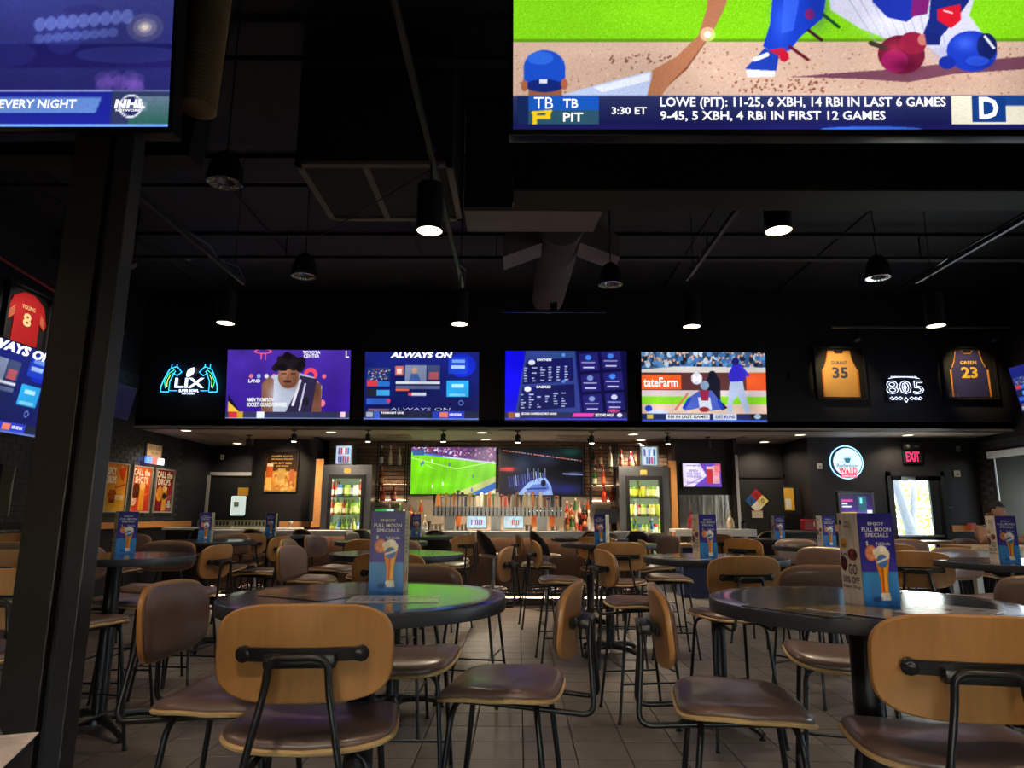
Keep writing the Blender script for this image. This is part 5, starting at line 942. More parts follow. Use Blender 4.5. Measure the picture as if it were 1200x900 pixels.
tag(lamp('POINT', (6.5, 11.2, 3.4), 1.2, (.45, .55, 1), .2), kind=None)
# super bowl style led sign
t = empty('neon_sign', (-5.59, 11.34, 3.28), 0, 'glowing LIX led sign with a football between two cyan bridge towers, left of the televisions', 'neon sign')
cy = mat('cyan led', (.1, .6, 1), .4, emit=(.03, .42, 1), es=2.6); gr = mat('green led', (.1, .9, .4), .4, emit=(.05, .8, .35), es=1.8); yl = mat('yellow led', (.9, .8, .1), .4, emit=(.9, .8, .1), es=1.8)
b = MB(); g_ = MB(); y_ = MB()
for s_ in (-1, 1):
    b = MB(); b.tube([(s_ * .34, 0, .08), (s_ * .48, 0, .08), (s_ * .48, 0, .17), (s_ * .44, 0, .30), (s_ * .36, 0, .47), (s_ * .24, 0, .52), (s_ * .15, 0, .42), (s_ * .22, 0, .36), (s_ * .30, 0, .40)], .008, 5)
    b.tube([(s_ * .20, 0, .10), (s_ * .34, 0, .10), (s_ * .34, 0, .26), (s_ * .26, 0, .44)], .007, 5); b.tube([(s_ * .33, 0, .56), (s_ * .33, 0, .47)], .006, 4); b.tube([(s_ * .24, 0, .56), (s_ * .24, 0, .5)], .006, 4)
    g_.tube([(s_ * .40, 0, .14), (s_ * .43, 0, .26), (s_ * .36, 0, .40), (s_ * .28, 0, .46)], .006, 5); y_.tube([(s_ * .38, 0, .16), (s_ * .38, 0, .28), (s_ * .33, 0, .38)], .005, 4); b.obj('cyan_tube', cy, t)
g_.obj('green_tube', gr, t); y_.obj('yellow_tube', yl, t)
b = MB(); text_into(b, 'LIX', -.25, .25, .15, .32, y=0, bold=.02); text_into(b, 'SUPER BOWL', -.17, .17, .075, .125, y=0, bold=.02); text_into(b, 'NEW ORLEANS', -.11, .11, .035, .06, y=0); b.obj('lettering', nz, t)
MB().lathe([(.002, -.10), (.035, -.06), (.052, 0), (.035, .06), (.002, .10)], 14, Matrix.Translation((0, 0, .42)) @ Matrix.Rotation(R(35), 4, 'Y')).obj('football', nz, t, smooth=60)
MB().box(-.3, .3, .02, .03, .06, .4).obj('backing', plastic, t); lamp('POINT', (-5.6, 11.2, 3.5), .7, (.2, .6, 1), .2)
# round lit beer sign
t = empty('lit_round_sign', (5.905, 12.37, 2.04), 0, 'round white backlit beer sign with red age-check lettering on the right back wall', 'lit sign')
MB().lathe([(.27, 0), (.27, .05), (.255, .05)], 40, Matrix.Translation((0, .02, .26)) @ Matrix.Rotation(R(90), 4, 'X')).obj('case', plastic, t)
MB().lathe([(.001, 0), (.252, 0), (.252, .012), (.001, .012)], 40, Matrix.Translation((0, -.02, .26)) @ Matrix.Rotation(R(90), 4, 'X')).obj('face', mat('white backlit acrylic', (.8, .9, .95), .4, emit=(.80, .95, 1), es=.85), t)
MB().lathe([(.285, 0), (.30, 0), (.30, .006), (.285, .006)], 40, Matrix.Translation((0, .012, .26)) @ Matrix.Rotation(R(90), 4, 'X'), caps=False).obj('halo_light', mat('halo led', (.3, .6, 1), .4, emit=(.25, .6, 1), es=3), t)
bl = mat('teal sign print', (.05, .2, .3), .5, emit=(.03, .22, .34), es=.8); b = MB(); text_into(b, 'Budweiser', -.20, .20, .165, .235, y=-.04, bold=.015); text_into(b, 'KING OF BEERS', -.12, .12, .345, .36, y=-.04)
b.prism([(-.06, .32), (-.03, .34), (0, .33), (.03, .34), (.06, .32), (.04, .26), (0, .235), (-.04, .26)], -.04, -.038, 'y'); b.box(-.15, -.07, -.04, -.038, .262, .268); b.box(.07, .15, -.04, -.038, .262, .268); b.obj('lettering', bl, t)
b = MB(); text_into(b, 'We.I.D.', -.17, .18, .05, .16, y=-.045, bold=.035); b.obj('lettering', mat('deep red sign print', (.6, .02, .04), .5, emit=(.62, .01, .06), es=1), t); rb_ = MB().box(-.14, .14, -.05, -.04, -.02, .045, b=.004).obj('banner', mat('red lit banner', (.8, .1, .15), .4, emit=(.9, .12, .2), es=.9), t); b = MB(); text_into(b, 'to be 21 or over', -.12, .12, 0, .028, y=-.053); b.obj('lettering', WHITE_E, rb_)
lamp('POINT', (5.9, 12.1, 2.75 - .2), .25, (.6, .85, 1), .15)
# exit sign
t = empty('exit_sign', (7.09, 12.37, 2.32), 0, 'red glowing EXIT sign above the glass exit door', 'exit sign'); MB().box(-.17, .17, -.02, .03, -.03, .20).obj('case', plastic, t); b = MB(); text_into(b, 'EXIT', -.12, .12, 0, .17, y=-.022, bold=.015); b.obj('lettering', mat('exit red', (.9, .02, .1), .4, emit=(1, .015, .11), es=1.6), t)
eh = MB().box(-.17, .17, -.06, .0, .21, .33, b=.01).obj('lamp_housing', plastic, t); MB().lathe([(.035, 0), (.03, .03)], 12, Matrix.Translation((-.1, -.06, .27)) @ Matrix.Rotation(R(90), 4, 'X')).obj('lens', mat('dull lens', (.2, .2, .2), .3), eh); MB().box(.02, .1, -.065, -.06, .25, .28).obj('lens', mat('dull lens', (.2, .2, .2), .3), eh)
# small wall devices
for (x, y, z, w_, h_, c, nm, lb) in ((7.93, 12.39, 2.50, .06, .10, (.28, .28, .28), 'motion_sensor', 'small grey motion sensor on the right back wall near the corner'), (7.86, 12.39, 2.05, .10, .11, (.42, .38, .30), 'alarm_panel', 'cream alarm panel right of the exit door'), (5.42, 12.39, 2.18, .08, .1, (.35, .35, .35), 'wall_switch', 'pale wall device left of the round lit sign'), (-6.2, 14.3, 2.45, .07, .1, (.45, .42, .36), 'motion_sensor', 'small white motion sensor in the left corner under the soffit')):
    o = MB().box(-w_ / 2, w_ / 2, -.03, 0, 0, h_, b=.005).obj(nm, mat('device %s' % lb[:9], c, .5), loc=(x, y, z)); tag(o, lb, 'wall device'); MB().box(-w_ / 4, w_ / 4, -.034, -.03, h_ * .3, h_ * .5).obj('lens', plastic, o)
o = MB().box(-.07, .07, -.003, 0, 0, .04).obj('exit_plate', plastic, loc=(7.68, 12.39, 1.49)); tag(o, 'small black EXIT plate with pale letters right of the exit door', 'sign'); b = MB(); text_into(b, 'EXIT', -.055, .055, .006, .034, y=-.004); b.obj('lettering', mat('pale print', (.3, .32, .32), .5), o)
for x, z, lb in ((4.62, 3.62, 'small black junction box right of the rightmost wall television'),): o = MB().box(-.04, .04, -.02, 0, 0, .1).obj('junction_box', blk, loc=(x, 11.39, z)); tag(o, lb, 'box')
o = MB().box(-.05, .05, -.05, .05, 0, .12, b=.005).obj('red_cup', mat('red carton', (.5, .06, .03), .5), loc=(7.95, 12.28, 1.12)); tag(o, 'red carton resting against the oak trim right of the exit door', 'carton')
# posters on the left wall
def poster(loc, rz, w_, h_, fr, kind, label, lines, lm):
    p = Pic(0, 0, 60, 80, 60, 80)
    if kind == 0: p.grad(0, 0, 60, 80, (205, 120, 40), (200, 150, 50)); p.poly([(34, 10), (56, 4), (50, 30), (42, 24)], (190, 60, 30)); p.line(30, 40, 56, 34, 3, (170, 70, 30)); p.rect(14, 44, 30, 66, (110, 50, 24)); p.ell(22, 52, 12, 8, (150, 70, 30))
    if kind == 1: p.grad(0, 0, 60, 80, (210, 92, 40), (196, 60, 44)); p.ell(16, 44, 13, 14, (90, 40, 24)); p.rect(26, 36, 42, 78, (226, 150, 40)); p.ell(34, 34, 9, 7, (240, 190, 110)); p.poly([(38, 22), (56, 16), (52, 34), (44, 30)], (235, 110, 60)); p.line(36, 52, 56, 46, 3, (230, 110, 60))
    if kind == 2: p.grad(0, 0, 60, 80, (150, 22, 30), (120, 16, 28)); p.ell(16, 46, 10, 14, (225, 150, 50)); p.rect(26, 38, 40, 78, (220, 140, 40)); p.ell(33, 50, 7, 6, (40, 16, 16)); p.ell(33, 36, 8, 6, (230, 190, 120)); p.line(38, 30, 56, 18, 5, (90, 10, 20)); p.line(38, 56, 56, 48, 3, (190, 50, 40))
    if kind == 3:
        p.grad(0, 0, 60, 80, (34, 26, 18), (150, 90, 40)); p.rect(0, 40, 60, 80, (206, 140, 66)); p.ell(30, 50, 20, 14, (230, 170, 90), .6)
        for k in range(60): p.ell(random.uniform(4, 56), random.uniform(44, 76), random.uniform(2, 5), random.uniform(2, 5), random.choice([(235, 180, 90), (190, 110, 50), (240, 210, 140), (160, 84, 40)]), .7)
        p.rect(3, 28, 15, 74, (200, 96, 40)); p.rect(3, 52, 14, 76, (240, 190, 100)); p.rect(4, 24, 15, 30, (240, 230, 210)); p.rect(46, 36, 54, 60, (200, 110, 70)); p.rect(24, 34, 38, 66, (235, 190, 110), .7)
    p.noise(4); t = empty('framed_poster', loc, rz, label, 'poster'); frame('frame', w_, h_, fr, t, .022, .03); link('print', p.mesh('print', w_ - .04, h_ - .04, M_POSTER, y=-.008, zo=.02), t); MB().box(-w_ / 2 + .01, w_ / 2 - .01, -.006, 0, .01, h_ - .01).obj('backing', blkm, t)
    b = MB()
    for s, x0, x1, y0, y1 in lines: text_into(b, s, (x0 / 60 - .5) * w_, (x1 / 60 - .5) * w_, (1 - y1 / 80) * h_, (1 - y0 / 80) * h_, y=-.0095, bold=.04)
    b.obj('lettering', lm, t)
pf = mat('pale poster frame', (.42, .38, .32), .4); LP = mat('cream print', (.75, .65, .5), .5)
poster((-6.485, 11.05, 1.345), math.pi / 2, .62, .79, pf, 0, 'amber drinks poster, first of three on the left brick wall, cut by the column', [('SPICY\nDROPS', 4, 30, 8, 34), ('TRY IT NOW', 30, 54, 52, 60)], LP)
poster((-6.485, 11.80, 1.345), math.pi / 2, .62, .79, pf, 1, 'orange red drinks poster, middle one of three on the left brick wall', [('CALL the\nSHOTS', 4, 54, 5, 30), ('BIG\nSIP', 4, 18, 56, 68)], LP)
poster((-6.485, 12.57, 1.345), math.pi / 2, .66, .79, pf, 2, 'dark red drinks poster, last of three on the left brick wall', [('CALL the\nDROPS', 4, 54, 5, 30), ('ICE\nCOLD', 42, 56, 58, 70)], LP)
poster((-4.545, 13.14, 1.735), 0, .66, .80, blkm, 3, 'framed brown and gold beer poster on the wall left of the left fridge', [('HAPPY DAYS', 12, 48, 9, 13), ('MONDAY-FRIDAY', 12, 50, 15, 18), ('PICK ANY BEER', 12, 48, 22, 26), ('AND WINGS', 20, 42, 28, 31), ('ENJOY\nWITH US', 23, 38, 40, 54)], mat('gold print', (.55, .32, .08), .5))
lp = lamp('SPOT', (-4.4, 11.9, 2.68), 90, (1, .78, .5), .03, (-4.5, 13.15, 2.0), 55, .8); lamp('SPOT', (-5.3, 11.9, 2.6), 60, (1, .78, .5), .03, (-6.5, 12.0, 1.7), 75, .8)
t = empty('beer_sign', (-6.46, 12.05, 2.19), math.pi / 2, 'lit beer sign, cream placard over red white blue bar, on the left brick wall', 'lit sign'); MB().box(-.27, .22, -.03, 0, .12, .34).obj('placard', mat('cream placard', (.55, .42, .26), .5), t)
MB().box(-.30, -.12, -.05, -.02, .0, .11).obj('light_bar', mat('blue sign light', (.1, .2, 1), .4, emit=(.08, .2, 1), es=2), t); MB().box(-.12, .08, -.05, -.02, .0, .11).obj('light_bar', mat('red sign light', (1, .1, .1), .4, emit=(1, .12, .08), es=1.6), t); MB().box(.08, .30, -.05, -.02, .0, .11).obj('light_bar', mat('white sign light', (.8, .9, 1), .4, emit=(.75, .85, 1), es=1.8), t)
b = MB(); text_into(b, 'COLD BEER', -.22, .18, .24, .30, y=-.032); text_into(b, 'ON TAP', -.14, .1, .16, .21, y=-.032); b.obj('lettering', mat('brown print', (.15, .06, .03), .5), t)
# ------------------------------------------------------------------ soffit lights, spots, vents
for i, (x, y, lb) in enumerate([(-5.77, 11.75, 'leftmost'), (-3.29, 11.91, 'above the left fridge'), (-.63, 11.88, 'above the taps, front one'), (-.62, 12.97, 'above the taps, rear one'), (2.03, 12.04, 'left of the right fridge'), (2.33, 12.94, 'above the right fridge'), (4.96, 12.01, 'before the right alcove'), (6.84, 12.0, 'above the exit sign'), (4.75, 13.2, 'inside the right alcove'), (-5.75, 13.9, 'inside the left alcove')]):
    t = empty('recessed_light', (x, y, 2.75), 0, 'round recessed ceiling light in the soffit, ' + lb, 'ceiling light', 'recessed lights in the soffit')
    MB().lathe([(.085, -.006), (.098, -.006), (.098, .0015), (.085, .0015)], 24, caps=False).obj('trim_ring', whitec, t); MB().lathe([(.001, -.003), (.084, -.003), (.084, 0), (.001, 0)], 20).obj('diffuser', bulb, t)
    lamp('SPOT', (x, y, 2.73), (280 if abs(x) < 4 else 75) if x > -5 else 50, (1, .82, .6), .07, None, 150, .7)
tg = [(-4.93, 12.42, 0), (-3.84, 11.62, 1), (-2.56, 11.58, 1), (-1.27, 11.54, 1), (-.01, 11.62, 1), (1.26, 11.69, 1), (2.58, 11.77, 1), (3.44, 12.39, 0)]
for i, (x, y, on) in enumerate(tg):
    t = empty('spot_light', (x, y, 2.75), 0, 'small %s black spot under the soffit, ' % ('lit' if on else 'unlit') + ('above the left alcove edge', 'under the leftmost wall television', 'right of the left fridge', 'above the soccer screen', 'above the gap between the bar screens', 'above the right bottle shelf', 'above the right fridge', 'above the small advertising screen')[i], 'spotlight', 'small spots under the soffit')
    MB().lathe([(.05, -.012), (.05, 0)], 16).obj('base', blkm, t); MB().tube([(0, 0, -.01), (0, 0, -.07)], .01, 6).obj('stem', blkm, t); MB().lathe([(.045, -.20), (.045, -.19), (.045, -.08), (.03, -.065)], 16, caps=False).obj('shade', blk, t)
    if on: MB().lathe([(.001, -.203), (.04, -.203), (.04, -.198), (.001, -.198)], 14).obj('bulb', bulbhot, t); lamp('SPOT', (x, y, 2.54), 150, (1, .80, .55), .04, (x, y - .35, 0), 95, .6)
ventm = mat('cream vent metal', (.42, .37, .3), .5)
for i, (x, y) in enumerate([(-5.5, 12.4), (-2.25, 12.45), (.98, 12.48), (4.3, 12.45)]):
    t = empty('ceiling_vent', (x, y, 2.75), 0, 'square cream air vent in the soffit, ' + ('far left', 'before the left fridge', 'before the right shelves', 'before the right alcove')[i], 'vent', 'air vents in the soffit')
    for k, s_ in enumerate((.28, .21, .14, .07)):
        b = MB(); b.box(-s_, s_, -s_, -s_ + .025, -.012 - .004 * k, 0); b.box(-s_, s_, s_ - .025, s_, -.012 - .004 * k, 0); b.box(-s_, -s_ + .025, -s_, s_, -.012 - .004 * k, 0); b.box(s_ - .025, s_, -s_, s_, -.012 - .004 * k, 0); b.obj('louvre', ventm, t)
t = empty('dome_camera', (1.36, 12.9, 2.75), 0, 'small dark dome camera at the soffit edge above the right bottle shelf', 'camera'); MB().lathe([(.05, 0), (.05, -.02), (.04, -.05), (.02, -.075), (.001, -.08)][::-1], 16).obj('dome', plastic, t, smooth=60); MB().lathe([(.06, -.01), (.06, 0)], 16).obj('base', blkm, t)
# ------------------------------------------------------------------ high ceiling: tracks, pendants, bells, cables, ducts
trk = mat('grey track steel', (.06, .06, .065), .4, .6)
for i, (x, y1, lb) in enumerate([(-2.91, 6.87, 'leftmost, running back beside the column'), (-.595, 6.95, 'left of the huge television'), (1.735, 6.72, 'behind the huge television'), (4.12, 6.78, 'rightmost, running to the right edge')]):
    t = empty('light_track', (x, 0, 3.73), 0, 'thin grey suspended light track, ' + lb, 'light track', 'suspended light tracks')
    MB().box(-.016, .016, 3.2 if i in (0, 2) else -4.5, y1, -.02, .02).obj('rail', trk, t)
    if i in (0, 2): MB().box(-.016, .016, -4.5, 1.8, -.02, .02).obj('rail', trk, t)
    b = MB()
    for y in (1.5, 4.2, y1 - .25): b.tube([(0, y, .02), (0, y, 1.47)], .004, 5); b.box(-.03, .03, y - .02, y + .02, .0, .03)
    b.obj('hanger', trk, t); b = MB(); b.tube([(.02, y1 - .05, .02), (.05, y1 - .3, .07), (-.02, y1 - .6, .04), (.03, y1 - .9, .06), (0, y1 - 1.3, .03)], .007, 5); b.obj('cable', blk, t)
can_ = MB().lathe([(.085, 0), (.088, 0), (.088, .01), (.088, .33), (.02, .335), (.02, .36)], 28, caps=False).mesh('shade', blk, 40)
con = MB().lathe([(.084, .004), (.06, .07), (.03, .10), (.001, .10)], 24, caps=False).mesh('reflector', bulb, 60); blb = MB().lathe([(.001, .02), (.022, .03), (.028, .05), (.001, .06)], 14).mesh('bulb', bulbhot, 60); cord = MB().tube([(0, 0, .36), (0, 0, .53)], .008, 6).mesh('stem', blk)
for x, y, lb in [(-2.93, 6.56, 'far left one, over the middle tables'), (-.60, 4.30, 'large looking one left of centre, whole black cylinder in view'), (-.59, 6.57, 'centre one, only its lit mouth clear above the wall televisions'), (1.74, 6.64, 'one hanging from a tangle of cable right of centre'), (1.73, 4.29, 'lit mouth just under the black shroud at right'), (4.15, 6.59, 'far right one before the 23 jersey'), (4.1, 4.3, 'beyond the right edge over the near right tables')]:
    t = empty('pendant_light', (x, y, 3.2), 0, 'black cylinder pendant lamp, ' + lb, 'pendant lamp', 'black cylinder pendants')
    for nm, me in (('shade', can_), ('reflector', con), ('bulb', blb), ('stem', cord)): link(nm, me, t)
    lamp('SPOT', (x, y, 3.18), 85, (1, .82, .58), .05, None, 128, .9)
for x, y in [(-2.9, 1.2), (-.6, .6), (1.735, .6), (4.12, 1.0), (-2.91, -2), (-.6, -2.2), (1.735, -2.2)]:   # same pendants behind and above the camera
    t = empty('pendant_light', (x, y, 3.2), 0, 'black cylinder pendant lamp out of view above or behind the camera', 'pendant lamp', 'black cylinder pendants out of view')
    for nm, me in (('shade', can_), ('reflector', con), ('bulb', blb), ('stem', cord)): link(nm, me, t)
    lamp('SPOT', (x, y, 3.18), 90, (1, .76, .56), .05, None, 128, .9)
bell = MB().lathe([(.128, 0), (.13, .02), (.115, .12), (.085, .20), (.04, .24), (.02, .25)], 26, caps=False).mesh('shade', blk, 60)
bcon = MB().lathe([(.122, .0), (.09, .03), (.06, .02), (.04, .05), (.001, .05)], 26, caps=False).mesh('reflector', mat('segmented glass reflector', (.35, .38, .45), .08, .6, coat=.5), 20)
segs = MB()
for k in range(20): a = 2 * math.pi * k / 20; segs.add([(.07 * math.cos(a), .07 * math.sin(a), .008), (.112 * math.cos(a), .112 * math.sin(a), .004), (.112 * math.cos(a + .2), .112 * math.sin(a + .2), .004), (.07 * math.cos(a + .2), .07 * math.sin(a + .2), .008)], [(3, 2, 1, 0)])
seg_me = segs.mesh('facets', chrome)
cab = MB().tube([(0, 0, .25), (.004, 0, .33), (-.006, .01, .42), (.006, -.01, .52), (0, 0, .62), (0, 0, 1.51)], .006, 5).mesh('cable', blk)
for x, y, lb in [(-2.15, 4.6, 'nearest one at the upper left with a patterned glass rim'), (-2.18, 6.58, 'small one left of the lit centre pendant'), (.96, 6.82, 'one beside the round duct'), (3.63, 6.6, 'right one with a bluish mouth'), (-4.35, 5.0, 'one at the left edge beyond the column')]:
    t = empty('bell_pendant', (x, y, 3.70), 0, 'unlit black bell pendant, ' + lb, 'pendant lamp', 'unlit bell pendants')
    for nm, me in (('shade', bell), ('reflector', bcon), ('facets', seg_me), ('cable', cab)): link(nm, me, t)
# thin cables across
for p0, p1, lb in (((-2.175, 6.58, 4.05), (-.6, 4.85, 4.0), 'thin slanting cable left of the large pendant'), ((-6.44, 5.3, 5.15), (-3.3, 7.3, 3.9), 'thin slanting rod behind the column at the left edge')):
    tag(MB().tube([p0, p1], .006, 5).obj('cable', trk), lb, 'cable')
o = MB().tube([(-6.3, 5.6, 4.55), (-6.3, 10.5, 4.15)], .018, 6).obj('cable_pipe', mat('red lit pipe', (.4, .03, .04), .4)); tag(o, 'thin red pipe high on the left wall beside the column', 'pipe')
# air handler and ducts
duct = mat('dusty grey duct steel', (.21, .17, .145), .55, .1, var=.2, scale=4)
t = empty('air_handler', (-1.15, 5.5, 4.04), 0, 'big black air handling unit hung from the roof with a framed grille underneath', 'air unit')
MB().box(-.62, .62, -.55, .50, .03, 1.12).obj('body', blkm, t); b = MB()
for a in ((-.62, .62, -.56, -.50), (-.62, .62, .45, .50), (-.62, -.57, -.56, .5), (.57, .62, -.56, .5), (-.10, -.05, -.5, .45)): b.box(a[0], a[1], a[2], a[3], 0, .03)
b.obj('grille_frame', duct, t); MB().box(-.57, .57, -.5, .45, .015, .03).obj('filter', mat('brown filter', (.035, .03, .024), .8), t)
t = empty('air_duct', (.12, 6.0, 4.04), 0, 'black duct trunk behind the huge television with a grey lower lip', 'duct'); MB().box(-.62, .62, -.2, .2, .04, 1.12).obj('body', blkm, t); MB().prism([(-.62, -.22), (.64, -.22), (.60, .24), (-.62, .24)], 0, .04, 'z').obj('lower_lip', duct, t)
b = MB(); prof = []
for k in range(46): z = k * .075; prof += [(.225, z), (.24, z + .010), (.24, z + .026), (.225, z + .036)]
b.lathe(prof, 28); t = empty('round_duct', (.45, 6.7, 4.32), 0, 'round spiral ribbed duct with two side outlets above the middle television', 'duct')
b.obj('pipe', duct, t, smooth=30, rot=(R(-85), 0, 0))
MB().prism([(.20, -.14), (.62, -.30), (.62, -.06), (.24, .14)], -.2, .2, 'y').obj('side_outlet', duct, t, loc=(0, .35, -.0)); MB().prism([(-.24, .14), (-.62, -.06), (-.62, -.30), (-.20, -.14)], -.2, .2, 'y').obj('side_outlet', duct, t, loc=(0, .35, -.0))
o = MB().box(-.75, .75, -.02, .02, -.02, .02).box(-.05, .05, -.02, .02, .02, .3).obj('duct_strut', blk, loc=(.5, 9.4, 4.20)); tag(o, 'black strut carrying the far end of the round duct', 'strut')
# jersey lighting rail
t = empty('jersey_light_rail', (6.4, 10.55, 4.30), 0, 'horizontal black rail with two spots before the framed basketball jerseys', 'light track'); MB().box(-1.4, 1.42, -.012, .012, -.015, .015).obj('rail', mat('brass lit rail', (.25, .22, .17), .35, .6), t)
for x, tx_ in ((-1.0, 5.43), (1.16, 7.6)):
    h_ = MB().tube([(x, 0, 0), (x, .0, -.07)], .01, 6).obj('stem', blk, t); s_ = MB().lathe([(.05, 0), (.05, .14), (.03, .16)], 16, Matrix.Translation((x, .04, -.2)) @ Matrix.Rotation(R(-30), 4, 'X')).obj('spot_head', blk, t)
    MB().tube([(x + .1, 0, .01), (x + .1, 0, .9)], .005, 5).obj('hanger', blk, t)
    lamp('SPOT', (6.4 + x - .3, 10.5, 4.2), 80, (1, .74, .42), .03, (tx_, 11.36, 3.7), 58, .8)
# ------------------------------------------------------------------ side furniture
wt = empty('communal_table', (4.78, 7.1, 0), 0, 'tall table with honey wood top and pale legs in front of the seated man', 'table')
MB().box(-.38, .42, -.25, .25, 1.02, 1.06, b=.005).obj('tabletop', mat('pale honey wood', (.50, .30, .14), .35, var=.2, stretch=(8, 1, 1)), wt); MB().box(-.34, .38, -.22, .22, .93, 1.02).obj('apron', mat('pale table paint', (.42, .39, .33), .45), wt)
for sx in (-.31, .33):
    for sy in (-.19, .19): MB().box(sx - .03, sx + .03, sy - .03, sy + .03, 0, .93).obj('leg', mat('pale table paint', (.42, .39, .33), .45), wt)
t = empty('drink_rail', (5.9, 8.4, 0), 0, 'long brown drink counter behind the man, before the exit door', 'counter'); MB().box(-1.75, 2.2, -.2, .2, 1.02, 1.06, b=.005).obj('countertop', mat('mid brown laminate', (.22, .15, .09), .3), t)
for x in (-1.6, 0, 1.6): MB().box(x - .04, x + .04, -.04, .04, 0, 1.02).obj('leg', blk, t)
t = empty('wall_counter', (-6.2, 8.3, 0), 0, 'dark topped counter with honey wood front along the left wall, left of the column', 'counter'); MB().box(-.28, .22, -1.6, 1.3, 1.09, 1.13, b=.005).obj('countertop', tabtop, t); MB().box(.12, .15, -1.55, 1.25, .88, 1.09).obj('front_board', honey, t); MB().box(-.2, .1, -1.5, 1.2, 0, 1.09).obj('body', blkm, t)
tag(MB().box(-.03, .03, -.09, .09, 0, .12).obj('paper_box', whitec, loc=(-5.94, 8.50, .96)), 'pale paper note fixed to the wall counter front, beside the column', 'note')
t = MB().box(-.03, .03, -.1, .1, 0, .66, b=.01).obj('wall_speaker', plastic, loc=(-6.42, 8.55, 1.27)); tag(t, 'tall narrow black wall speaker beside the steel column on the brick wall', 'speaker'); MB().box(-.02, .04, .10, .108, 0.02, .64).obj('edge_strip', chrome, t)
# ------------------------------------------------------------------ seated man
def loft(mb, rings, n=20, cap=True):
    vs = [(cx + rx_ * math.cos(2 * math.pi * k / n), cy + ry_ * math.sin(2 * math.pi * k / n), z) for cx, cy, z, rx_, ry_ in rings for k in range(n)]
    fs = [(i * n + k, i * n + (k + 1) % n, (i + 1) * n + (k + 1) % n, (i + 1) * n + k) for i in range(len(rings) - 1) for k in range(n)]
    if cap: fs += [tuple(range(n - 1, -1, -1)), tuple(range((len(rings) - 1) * n, len(rings) * n))]
    mb.add(vs, fs)
def ball(mb, c, r3, n=14, m=10, T=None, f=None):
    vs = []; 
    for i in range(m + 1):
        a = math.pi * (i / m) * .998 + .003
        for k in range(n): 
            q = [math.sin(a) * math.cos(2 * math.pi * k / n), math.sin(a) * math.sin(2 * math.pi * k / n), -math.cos(a)]
            if f: q = f(q)
            vs.append((c[0] + q[0] * r3[0], c[1] + q[1] * r3[1], c[2] + q[2] * r3[2]))
    fs = [(i * n + k, i * n + (k + 1) % n, (i + 1) * n + (k + 1) % n, (i + 1) * n + k) for i in range(m) for k in range(n)] + [tuple(range(n - 1, -1, -1)), tuple(range(m * n, (m + 1) * n))]
    mb.add(vs, fs, T)
man = empty('person', (5.14, 7.70, 0), R(22), 'seated man with short dark hair and grey tank top at the right edge', 'person')
TOR = [(0, .02, .76, .165, .12), (0, .01, .84, .160, .115), (0, -.01, .95, .150, .10), (0, -.035, 1.05, .168, .108), (0, -.05, 1.13, .188, .115), (0, -.06, 1.19, .185, .098), (0, -.065, 1.225, .14, .08), (0, -.075, 1.25, .075, .066)]
b = MB(); loft(b, TOR + [(0, -.085, 1.28, .056, .058), (0, -.10, 1.33, .053, .058), (0, -.105, 1.36, .05, .055)])
for s_ in (-1, 1):
    b.tube([(s_ * .14, -.06, 1.19), (s_ * .20, -.065, 1.185), (s_ * .235, -.09, 1.14), (s_ * .265, -.14, 1.06), (s_ * .275, -.20, 1.105)], [.05, .062, .056, .046, .042], 12)
    b.tube([(s_ * .275, -.19, 1.105), (s_ * .22, -.32, 1.105), (s_ * .15, -.43, 1.098), (s_ * .13, -.47, 1.094)], [.043, .040, .028, .026], 12)
    b.tube([(s_ * .13, -.46, 1.093), (s_ * .115, -.51, 1.09), (s_ * .11, -.545, 1.088)], [.026, .036, .034], 10)
    for k, (dx, ln) in enumerate(((-.028, .062), (-.009, .074), (.010, .070), (.027, .055))):
        x = s_ * .108 + dx; b.tube([(x, -.53, 1.092), (x * .98, -.53 - ln * .5, 1.096), (x * .96, -.53 - ln, 1.078)], [.0095, .009, .0075], 8)
    b.tube([(s_ * .085, -.49, 1.09), (s_ * .055, -.52, 1.086), (s_ * .045, -.55, 1.079)], [.012, .011, .009], 8)
    b.tube([(s_ * .09, 0, .80), (s_ * .115, -.2, .815), (s_ * .125, -.40, .81)], [.095, .085, .062], 14)
    b.tube([(s_ * .125, -.39, .82), (s_ * .125, -.40, .62), (s_ * .12, -.36, .40), (s_ * .12, -.35, .345)], [.060, .056, .038, .036], 12)
HT = Matrix.Translation((0, -.115, 1.405)) @ Matrix.Rotation(R(28), 4, 'Z') @ Matrix.Rotation(R(14), 4, 'X')
def headf(q):
    x, y, z = q; j = max(0, -z); return [x * (1 - .22 * j), y * (1 - .12 * j) - .10 * j, z]
ball(b, (0, 0, 0), (.076, .094, .116), 22, 16, HT, headf); ball(b, (0, -.10, -.018), (.013, .018, .022), 10, 8, HT); ball(b, (0, -.092, .006), (.009, .012, .02), 8, 6, HT)
for s_ in (-1, 1): ball(b, (s_ * .078, .008, -.005), (.009, .018, .03), 10, 8, HT); ball(b, (s_ * .028, -.085, .03), (.024, .010, .007), 8, 6, HT)
ball(b, (0, -.088, -.055), (.024, .010, .007), 10, 6, HT)
o = b.obj('body', skin, man, smooth=80); rm_ = o.modifiers.new('remesh', 'REMESH'); rm_.mode = 'VOXEL'; rm_.voxel_size = .0075; rm_.use_smooth_shade = True; sm_ = o.modifiers.new('smooth', 'SMOOTH'); sm_.iterations = 2
hm = mat('short dark hair', (.012, .009, .008), .7, var=.4, scale=90, bump=.5); b = MB()
def hairf(q):
    x, y, z = q; lim = -.12 if y > -.15 else .42 + .0 * y; return [x, y, max(z, lim - .35 * max(0, y))]
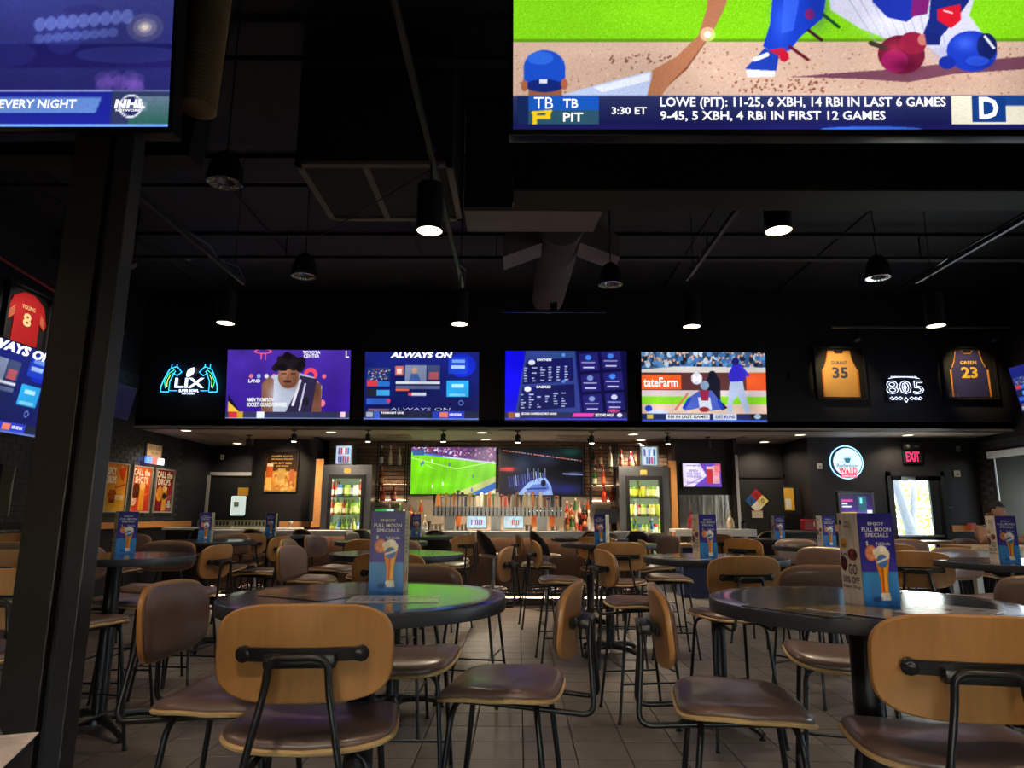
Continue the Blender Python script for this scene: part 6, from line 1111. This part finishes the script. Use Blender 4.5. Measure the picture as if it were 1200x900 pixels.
ball(b, (0, .006, .004), (.081, .098, .121), 26, 20, HT, hairf); b.obj('hair', hm, man, smooth=60)
b = MB(); 
for s_ in (-1, 1): ball(b, (s_ * .029, -.086, .012), (.012, .008, .006), 10, 6, HT)
b.obj('eyes', mat('eye white', (.6, .58, .55), .3), man); b = MB()
for s_ in (-1, 1): ball(b, (s_ * .029, -.0935, .012), (.005, .002, .005), 8, 6, HT); ball(b, (s_ * .029, -.0945, .030), (.019, .004, .0035), 8, 6, HT)
b.obj('eyebrows', hm, man); b = MB(); ball(b, (0, -.0975, -.055), (.020, .003, .003), 10, 6, HT); b.obj('mouth', mat('lip', (.22, .07, .06), .5), man)
b = MB(); loft(b, [(x, y, z, rx_ + .009, ry_ + .009) for x, y, z, rx_, ry_ in TOR[:4]] + [(0, -.045, 1.105, .168, .119), (0, -.052, 1.135, .15, .118)], 28, cap=False)
for s_ in (-1, 1): 
    for dx in (-.014, 0, .014): b.tube([(s_ * (.085 + dx), -.165, 1.12), (s_ * (.088 + dx), -.155, 1.19), (s_ * (.092 + dx), -.11, 1.243), (s_ * (.092 + dx), -.05, 1.250), (s_ * (.09 + dx), .02, 1.21), (s_ * (.085 + dx), .06, 1.13)], .0085, 6)
b.obj('tank_top', mat('grey ribbed cotton', (.26, .27, .30), .8, bump=.3, scale=60), man, smooth=60)
b = MB(); loft(b, [(0, .02, .735, .175, .13), (0, .02, .80, .172, .128), (0, .015, .86, .168, .124)], 24)
for s_ in (-1, 1): b.tube([(s_ * .09, .0, .80), (s_ * .115, -.2, .815), (s_ * .125, -.36, .812)], [.104, .094, .076], 14)
b.obj('shorts', mat('dark shorts', (.015, .016, .02), .8), man, smooth=60)
for s_ in (-1, 1): MB().tube([(s_ * .12, -.31, .305), (s_ * .12, -.37, .31), (s_ * .122, -.46, .295), (s_ * .122, -.51, .285)], [.036, .042, .04, .026], 12).obj('shoe', mat('dark shoe', (.02, .02, .022), .6), man, smooth=60)
bar_chair(5.14, 7.72, 158, 'maple backed high chair under the seated man at the right edge', G3)
